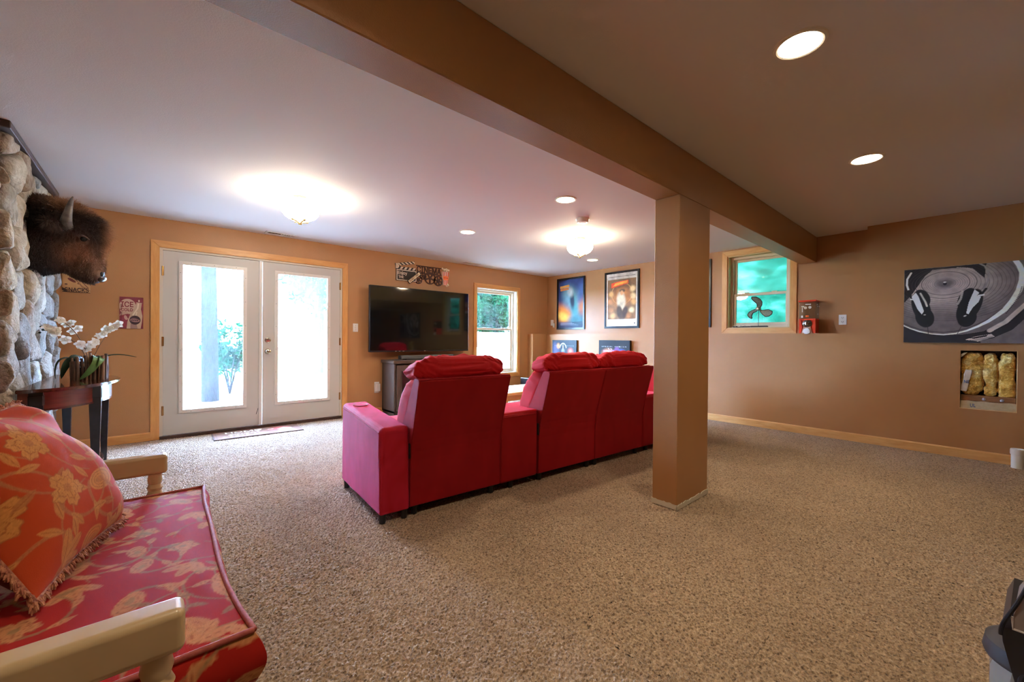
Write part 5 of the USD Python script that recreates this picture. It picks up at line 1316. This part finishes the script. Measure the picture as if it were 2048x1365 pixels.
# ------------------------------------------------------------------ loveseat with floral cushion
CREAM = mat('cream_paint', S(204, 178, 138), .3, vary=(5, S(196, 168, 128)), coat_weight=.25)
CREAMD = CREAM
lv = thing('loveseat', 'cream painted wooden loveseat with turned arm posts and a red floral cushion', 'loveseat')
AZ = .615
YN, YF = .955, 2.212        # arm centre lines (near, far)
POST = [(0, -.02), (.026, -.02), (.026, .05), (.020, .06), (.026, .075), (.020, .09), (.030, .12), (.026, .20), (.021, .28), (.022, .34), (.027, .36), (.020, .372), (.027, .385), (.029, .395), (.021, .41), (.026, .425), (.021, .440), (.027, .452), (.021, .468), (.026, .480), (.020, .495), (.024, .510), (.021, .530), (.020, .575), (.024, .60), (0, .60)]
for yc in (YN, YF):
    obj('arm', rb(-.53, .044, yc - .031, yc + .031, AZ - .078, AZ, .014, 4), CREAM, lv, smooth=40)
    obj('arm_post', lathe(POST, 28).apply_translation([.005, yc, 0]), CREAM, lv, smooth=35)
    obj('back_post', lathe([(0, -.02), (.026, -.02), (.028, .4), (.026, .9), (.018, 1.0), (.022, 1.02), (0, 1.04)], 24).apply_translation([-.50, yc, 0]), CREAM, lv, smooth=35)
    obj('side_rail', bx(-.50, .005, yc - .018, yc + .018, .26, .33, .005), CREAM, lv, smooth=False)
obj('front_rail', bx(-.015, .025, YN, YF, .25, .33, .006), CREAM, lv, smooth=False)
obj('rear_rail', bx(-.52, -.48, YN, YF, .25, .33, .006), CREAM, lv, smooth=False)
obj('top_rail', rb(-.52, -.48, YN, YF, .88, .98, .012), CREAM, lv, smooth=40)
for k in range(9):
    obj('spindle', lathe([(0, .32), (.010, .32), (.013, .6), (.010, .89), (0, .89)], 14).apply_translation([-.50, YN + (k + 1) * (YF - YN) / 10, 0]), CREAM, lv, smooth=35)
for k in range(6):
    obj('seat_slat', bx(-.48, -.01, YN + .10 + k * .18, YN + .17 + k * .18, .322, .338, .003), CREAM, lv, smooth=False)

def floral(u, v, seed, base, gold, olive, dark, scale=1.0, n=26, W=1.2, D=.7):
    """damask flowers, leaves and vines painted over cushion coordinates u, v in metres"""
    r = np.random.default_rng(seed)
    base = np.asarray(base)
    wob = fbm(np.stack([u * 6, v * 6, 0 * u], -1), 3, seed)
    c = base * (.88 + .24 * wob[..., None])
    weave = .85 + .30 * noise(np.stack([u * 420, v * 420, 0 * u], -1), 3)
    def lay(mask, col, a=1.0):
        nonlocal c
        m = (np.clip(mask, 0, 1) * a)[..., None]
        c = c * (1 - m) + np.asarray(col) * weave[..., None] * m
    spots = []
    tries = 0
    while len(spots) < n and tries < 3000:
        q = (r.uniform(0, W), r.uniform(0, D)); tries += 1
        if all(math.hypot(q[0] - s_[0], q[1] - s_[1]) > .098 * scale for s_ in spots): spots.append(q)
    for i, (cx, cy) in enumerate(spots):
        a0 = r.uniform(0, 6.28)
        dx, dy = u - cx, v - cy
        R_ = np.hypot(dx, dy)
        near = R_ < .17 * scale
        if not near.any(): continue
        th = np.arctan2(dy, dx) - a0
        sz = scale * r.uniform(.040, .058)
        kind = i % 3
        # vine: curl running off the flower
        t_ = np.linspace(0, 1, 26)
        turn = r.choice([-1, 1])
        ang = a0 + turn * (t_ * 3.6)
        rad = scale * (.03 + .115 * t_)
        px, py = cx + rad * np.cos(ang), cy + rad * np.sin(ang)
        d = np.full(u.shape, 9.)
        for k in range(25):
            L = max((px[k + 1] - px[k]) ** 2 + (py[k + 1] - py[k]) ** 2, 1e-9)
            s_ = np.clip(((u - px[k]) * (px[k + 1] - px[k]) + (v - py[k]) * (py[k + 1] - py[k])) / L, 0, 1)
            d = np.minimum(d, np.hypot(u - px[k] - s_ * (px[k + 1] - px[k]), v - py[k] - s_ * (py[k + 1] - py[k])) - scale * .0052 * (1 - .7 * (k + s_) / 25))
        lay(.5 - d / .002, olive, .85)
        for k in (7, 13, 18, 23):
            la = ang[k] + turn * (.9 if k % 2 else -.6); lx, ly = px[k] + .016 * scale * math.cos(la), py[k] + .016 * scale * math.sin(la)
            xx, yy = (u - lx) * math.cos(la) + (v - ly) * math.sin(la), -(u - lx) * math.sin(la) + (v - ly) * math.cos(la)
            e = np.abs(yy) - scale * .0085 * np.clip(1 - (xx / (.024 * scale)) ** 2, 0, 1)
            lay((.5 - e / .002) * (np.abs(xx) < .024 * scale), gold if k % 2 else olive, .8)
            lay((.5 - (np.abs(yy) - .0008) / .001) * (np.abs(xx) < .018 * scale), dark, .5)
        if kind == 0:      # open flower
            prof = sz * (.62 + .30 * np.abs(np.cos(2.5 * th)) + .05 * np.cos(15 * th))
            lay(.5 - (R_ - prof) / .002, gold, .92); lay(.5 - (np.abs(R_ - prof * .98) - .0014) / .0015, dark, .55)
            lay((.5 - (np.abs(R_ - prof * .62) - .0012) / .0015), dark, .6); lay((.5 - (np.abs(np.sin(2.5 * th)) * R_ - .0014) / .0015) * (R_ < prof * .95), dark, .5)
            lay(.5 - (R_ - sz * .20) / .002, olive, .9)
        elif kind == 1:    # paisley bud
            xx, yy = dx * math.cos(a0) + dy * math.sin(a0), -dx * math.sin(a0) + dy * math.cos(a0)
            e = np.hypot(xx / 1.25, (yy - .25 * xx) * 1.35) - sz * .62 * (1 - .35 * np.clip(xx / sz, -1, 1))
            lay(.5 - e / .002, gold, .88); lay(.5 - (np.abs(e + sz * .14) - .0012) / .0015, dark, .55); lay(.5 - (np.abs(e + sz * .32) - .0012) / .0015, dark, .5); lay(.5 - (e + sz * .42) / .002, olive, .8)
        else:              # sprig of three leaves
            for q in (-.7, 0, .7):
                xx, yy = dx * math.cos(a0 + q) + dy * math.sin(a0 + q), -dx * math.sin(a0 + q) + dy * math.cos(a0 + q)
                e = np.abs(yy) - sz * .30 * np.sqrt(np.clip(1 - ((xx - sz * .75) / (sz * .75)) ** 2, 0, 1))
                ok = (xx > 0) & (xx < sz * 1.5)
                lay((.5 - e / .002) * ok, gold, .82); lay((.5 - (np.abs(yy) - .001) / .001) * ok, dark, .5)
    return np.clip(c, 0, 1)
FABRIC = colmat('floral_fabric', .75, bump=(620, .35, .0012), sheen_weight=.0, specular_ior_level=.08)
GOLDC, OLIVE, DARKC = S(190, 130, 82), S(142, 108, 70), S(112, 36, 28)
# seat cushion: box cushion with a crowned top; front edge at x=.165
CX0, CX1, CY0_, CY1_, CZ0, CZ1 = -.455, .150, 1.035, 2.160, .342, .458
nu, nv = 300, 200
# build as rounded box with a parametrised shell: top grid wrapping over the sides
gu = np.linspace(-1, 1, nu); gv = np.linspace(-1, 1, nv)
def wrapc(g, lim):          # parameter -> (position along the axis, drop below top)
    s_ = np.abs(g) * lim[1]
    flat = lim[0]
    return np.sign(g) * np.minimum(s_, flat), np.maximum(s_ - flat, 0)
hy, hx, hz = (CY1_ - CY0_) / 2, (CX1 - CX0) / 2, (CZ1 - CZ0)
PY, DY = wrapc(gu, (hy, hy + hz)); PX, DX_ = wrapc(gv, (hx, hx + hz))
yy, xx = np.meshgrid(PY, PX); dy_, dx_ = np.meshgrid(DY, DX_)
drop = np.maximum(dy_, dx_)
uu, vv = np.meshgrid(gu * (hy + hz) + hy + hz, gv * (hx + hz) + hx + hz)
crown = .026 * np.clip(1 - (yy / hy) ** 2, 0, 1) ** .6 * np.clip(1 - (xx / hx) ** 2, 0, 1) ** .6
belly = .022 * np.sin(np.pi * np.clip(drop / hz, 0, 1))
edge_wave = .010 * np.sin(yy * 9.0) * (xx / hx > .98) + .012 * (1 - (yy / hy) ** 2) * (xx / hx > .98)
Xc = (CX0 + CX1) / 2 + xx + np.sign(xx) * belly * (dx_ > 0) + edge_wave * 0
bow = .028 * (np.abs(yy) / hy) ** 2 * np.clip(xx / hx, 0, 1)
Xc = Xc + bow - .012 + .006 * np.sin(yy * 7 + 1) * np.clip(xx / hx, 0, 1)
Yc = (CY0_ + CY1_) / 2 + yy + np.sign(yy) * belly * (dy_ > 0)
Zc = CZ1 - drop + crown * (drop <= 0) + .006 * (fbm(np.stack([xx * 5, yy * 5, 0 * xx], -1), 3, 4) - .5) * (drop <= 0)
V = np.stack([Xc, Yc, Zc], -1).reshape(-1, 3)
a = np.arange(nu * nv).reshape(nv, nu)
A, B, C, D = a[:-1, :-1].ravel(), a[:-1, 1:].ravel(), a[1:, 1:].ravel(), a[1:, :-1].ravel()
cush = TM(V, np.vstack([np.stack([A, C, B], 1), np.stack([A, D, C], 1)]))
col = floral(uu, vv, 3, S(152, 30, 22), GOLDC, OLIVE, DARKC, 1.0, 150, 2 * (hy + hz), 2 * (hx + hz))
seat = thing('seat_cushion', 'red floral box cushion on the loveseat', 'cushion')
obj('cover', cush, FABRIC, seat, smooth=True, col=col.reshape(-1, 3))
def edge_loop(z, off):
    out = []
    for k in range(120):
        q = k / 120 * 4
        s_ = int(q); f = q - s_
        x, y = ((1, -1 + 2 * f), (1 - 2 * f, 1), (-1, 1 - 2 * f), (-1 + 2 * f, -1))[s_]
        xx_, yy_ = x * hx, y * hy
        b = .028 * (abs(yy_) / hy) ** 2 * max(xx_ / hx, 0)
        out.append(((CX0 + CX1) / 2 + xx_ + b - .012 + .006 * math.sin(yy_ * 7 + 1) * max(xx_ / hx, 0) + x * off * (abs(x) == 1), (CY0_ + CY1_) / 2 + yy_ + y * off * (abs(y) == 1), z))
    return out + [out[0]]
PIPING = mat('red_piping', S(142, 52, 46), .7, vary=(60, S(170, 84, 66)))
obj('piping', tube(edge_loop(CZ1 + .002, .001), .0065, 8), PIPING, seat, smooth=True)
obj('piping', tube(edge_loop(CZ0 + .012, .004), .006, 8), PIPING, seat, smooth=True)
# throw pillow leaning on the loveseat back
def pillow_mesh(h, th, n=200):
    g = np.linspace(-1, 1, n)
    a_, b_ = np.meshgrid(g, g)
    env = (np.clip(1 - np.abs(a_) ** 2.2, 0, 1) * np.clip(1 - np.abs(b_) ** 2.2, 0, 1)) ** .55
    pinch = 1 - .07 * (1 - np.abs(a_) ** 2) * np.abs(b_) ** 3 - .0
    pinch2 = 1 - .07 * (1 - np.abs(b_) ** 2) * np.abs(a_) ** 3
    x, y = a_ * h * pinch2, b_ * h * pinch
    fold = .020 * np.sin(9 * (x + .8 * y) / h * .35 + 4 * fbm(np.stack([x * 5, y * 5, 0 * x], -1), 2, 3)) * np.clip(1.2 - env, 0, 1) * env * 3
    k = fbm(np.stack([x * 7, y * 7, 0 * x], -1), 3, 8) - .5
    zt = th * env + fold * .6 + .02 * k * env
    V1 = np.stack([x, y, zt], -1).reshape(-1, 3); V2 = np.stack([x, y, -th * env], -1).reshape(-1, 3)
    a = np.arange(n * n).reshape(n, n)
    A, B, C, D = a[:-1, :-1].ravel(), a[:-1, 1:].ravel(), a[1:, 1:].ravel(), a[1:, :-1].ravel()
    f = np.vstack([np.stack([A, B, C], 1), np.stack([A, C, D], 1)])
    return V1, V2, f, x, y
PH = .225
V1, V2, f, px2, py2 = pillow_mesh(PH, .115)
def frame(nrm, upv, c):
    z_ = np.array(nrm, float); z_ /= np.linalg.norm(z_)
    y_ = np.array(upv, float); y_ -= z_ * (y_ @ z_); y_ /= np.linalg.norm(y_)
    x_ = np.cross(y_, z_)
    M = np.eye(4); M[:3, 0], M[:3, 1], M[:3, 2], M[:3, 3] = x_, y_, z_, c
    return M
PC = (-.250, 1.620, .700)
PM = frame((.812, -.236, .514), (-.5, .13, .85), PC)
pil = thing('throw_pillow', 'orange floral throw pillow with fringed trim leaning on the loveseat', 'pillow')
c1 = floral(px2 + PH, py2 + PH, 9, S(180, 68, 34), S(202, 138, 74), S(176, 112, 66), S(132, 52, 30), 1.1, 34, 2 * PH, 2 * PH)
m1 = TM(V1, f); m1.apply_transform(PM)
m2 = TM(V2, f[:, ::-1]); m2.apply_transform(PM)
obj('front_cover', m1, FABRIC, pil, smooth=True, col=c1.reshape(-1, 3))
cb = np.tile(np.array(S(92, 40, 38)), (len(V2), 1))
obj('back_cover', m2, FABRIC, pil, smooth=True, col=cb * (.8 + .4 * fbm(V2 * 20, 2, 3))[:, None])
FRINGE = mat('fringe_trim', S(122, 46, 40), .8, vary=(90, S(196, 136, 96)))
edge = []
n = 200
idx = [0 * n + j for j in range(n)] + [j * n + n - 1 for j in range(n)] + [(n - 1) * n + j for j in range(n - 1, -1, -1)] + [j * n for j in range(n - 1, -1, -1)]
E = np.hstack([V1[idx], np.ones((len(idx), 1))]) @ PM.T
E = E[:, :3]
E = E[np.r_[True, np.linalg.norm(np.diff(E, axis=0), axis=1) > 1e-6]][::2]
obj('cord_trim', tube(E, .0055, 6), FRINGE, pil, smooth=True)
tufts = []
rf = np.random.default_rng(4)
cen = np.array(PC)
for q in E[::1]:
    o_ = q - cen; o_ /= np.linalg.norm(o_)
    for s_ in range(2):
        d = o_ * .016 + rf.normal(size=3) * .005
        tufts.append(tube([q, q + d * .6, q + d + np.array([0, 0, -.004])], [.0026, .0032, .0016], 5))
obj('fringe', tufts, FRINGE, pil, smooth=False, kind='stuff')

# ------------------------------------------------------------------ carpet cleaner at the right edge
GREYB = mat('cleaner_black', S(34, 30, 34), .35); GREYD = mat('cleaner_dark_grey', S(50, 46, 46), .55); SILV = mat('cleaner_silver', S(176, 172, 178), .28, metallic=.55); TANKM = mat('cleaner_tank', S(150, 148, 138), .25, vary=(6, S(130, 126, 116)), coat_weight=.4); LINE = mat('cleaner_edge', S(208, 202, 202), .4)
cc = thing('carpet_cleaner', 'black and silver upright carpet cleaner at the lower right corner', 'carpet cleaner', (1.33, -.176, 0))
obj('base', hull([(x, y, z) for x, y, z in ((-.16, -.15, .02), (-.16, .15, .02), (.22, -.15, .02), (.22, .15, .02), (-.13, -.13, .09), (-.13, .13, .09), (.20, -.13, .15), (.20, .13, .15))]), GREYB, cc, smooth=False)
objs('wheel', [lathe([(0, -.02), (.06, -.02), (.06, .02), (0, .02)], 24, 'y').apply_translation([.14, s * .165, .052]) for s in (-1, 1)], GREYD, cc, smooth=30)
tk = [lathe([(0, .10), (.066, .10), (.072, .14), (.070, .43), (.064, .452), (0, .455)], 10).apply_scale([1, 1, 1]).apply_translation([.0, .084, 0])]
obj('tank', tk, TANKM, cc, smooth=25)
obj('tank_lid', lathe([(0, .470), (.074, .470), (.078, .480), (.074, .505), (.055, .520), (0, .523)], 32).apply_translation([.0, .084, -.02]), GREYD, cc, smooth=35)
obj('tank_clip', tube(bez((-.076, .110, .462), (-.088, .125, .425), (-.09, .08, .420), (-.08, .05, .44), n=14), .005, 8), GREYB, cc)
face = [(.127, .572), (.138, .542), (.136, .514), (.110, .442), (.062, .30), (.045, .10)]
pts = [(-.080 + (.012 if z > .56 else 0), y_, z) for y_, z in face] + [(.12, y_ * .9, z) for y_, z in face] + [(x, -.13, z) for x in (-.08, .12) for z in (.10, .56)]
obj('body', hull(pts).subdivide_to_size(.03), GREYB, cc, smooth=50)
neck = [(-.086, .124, .572), (-.088, .123, .549), (-.088, -.11, .545), (-.07, .112, .612), (-.062, .104, .626), (-.062, -.09, .63), (.06, .11, .58), (.06, .09, .626), (.06, -.09, .63), (.06, .11, .549), (.06, -.11, .545)]
obj('neck_cover', hull(neck), SILV, cc, smooth=30)
obj('edge_line', tube([(-.087, .125, .572), (-.0885, .124, .549), (-.0885, .06, .5465), (-.0885, -.10, .545)], .0022, 8), LINE, cc)
obj('power_cord', tube(bez((-.092, .139, .532), (-.092, .142, .562), (-.090, .118, .585), (-.074, .105, .635), (-.06, .09, .70), n=20), .0032, 8), BLACK, cc)
obj('handle_stem', tube([(.02, -.01, .62), (.03, .0, .70), (.06, -.01, .82), (.10, -.02, 1.02)], [.045, .034, .026, .022], 20), SILV, cc, smooth=True)
obj('cord_hook', X(sup(.03, .034, .020, .8, 32, 16), (-.05, .075, .664)), LINE, cc, smooth=True)
obj('grip', tube(bez((.10, -.02, 1.0), (.10, -.02, 1.10), (.02, -.02, 1.13), (-.02, -.02, 1.09), n=14), .02, 16), GREYB, cc, smooth=True)
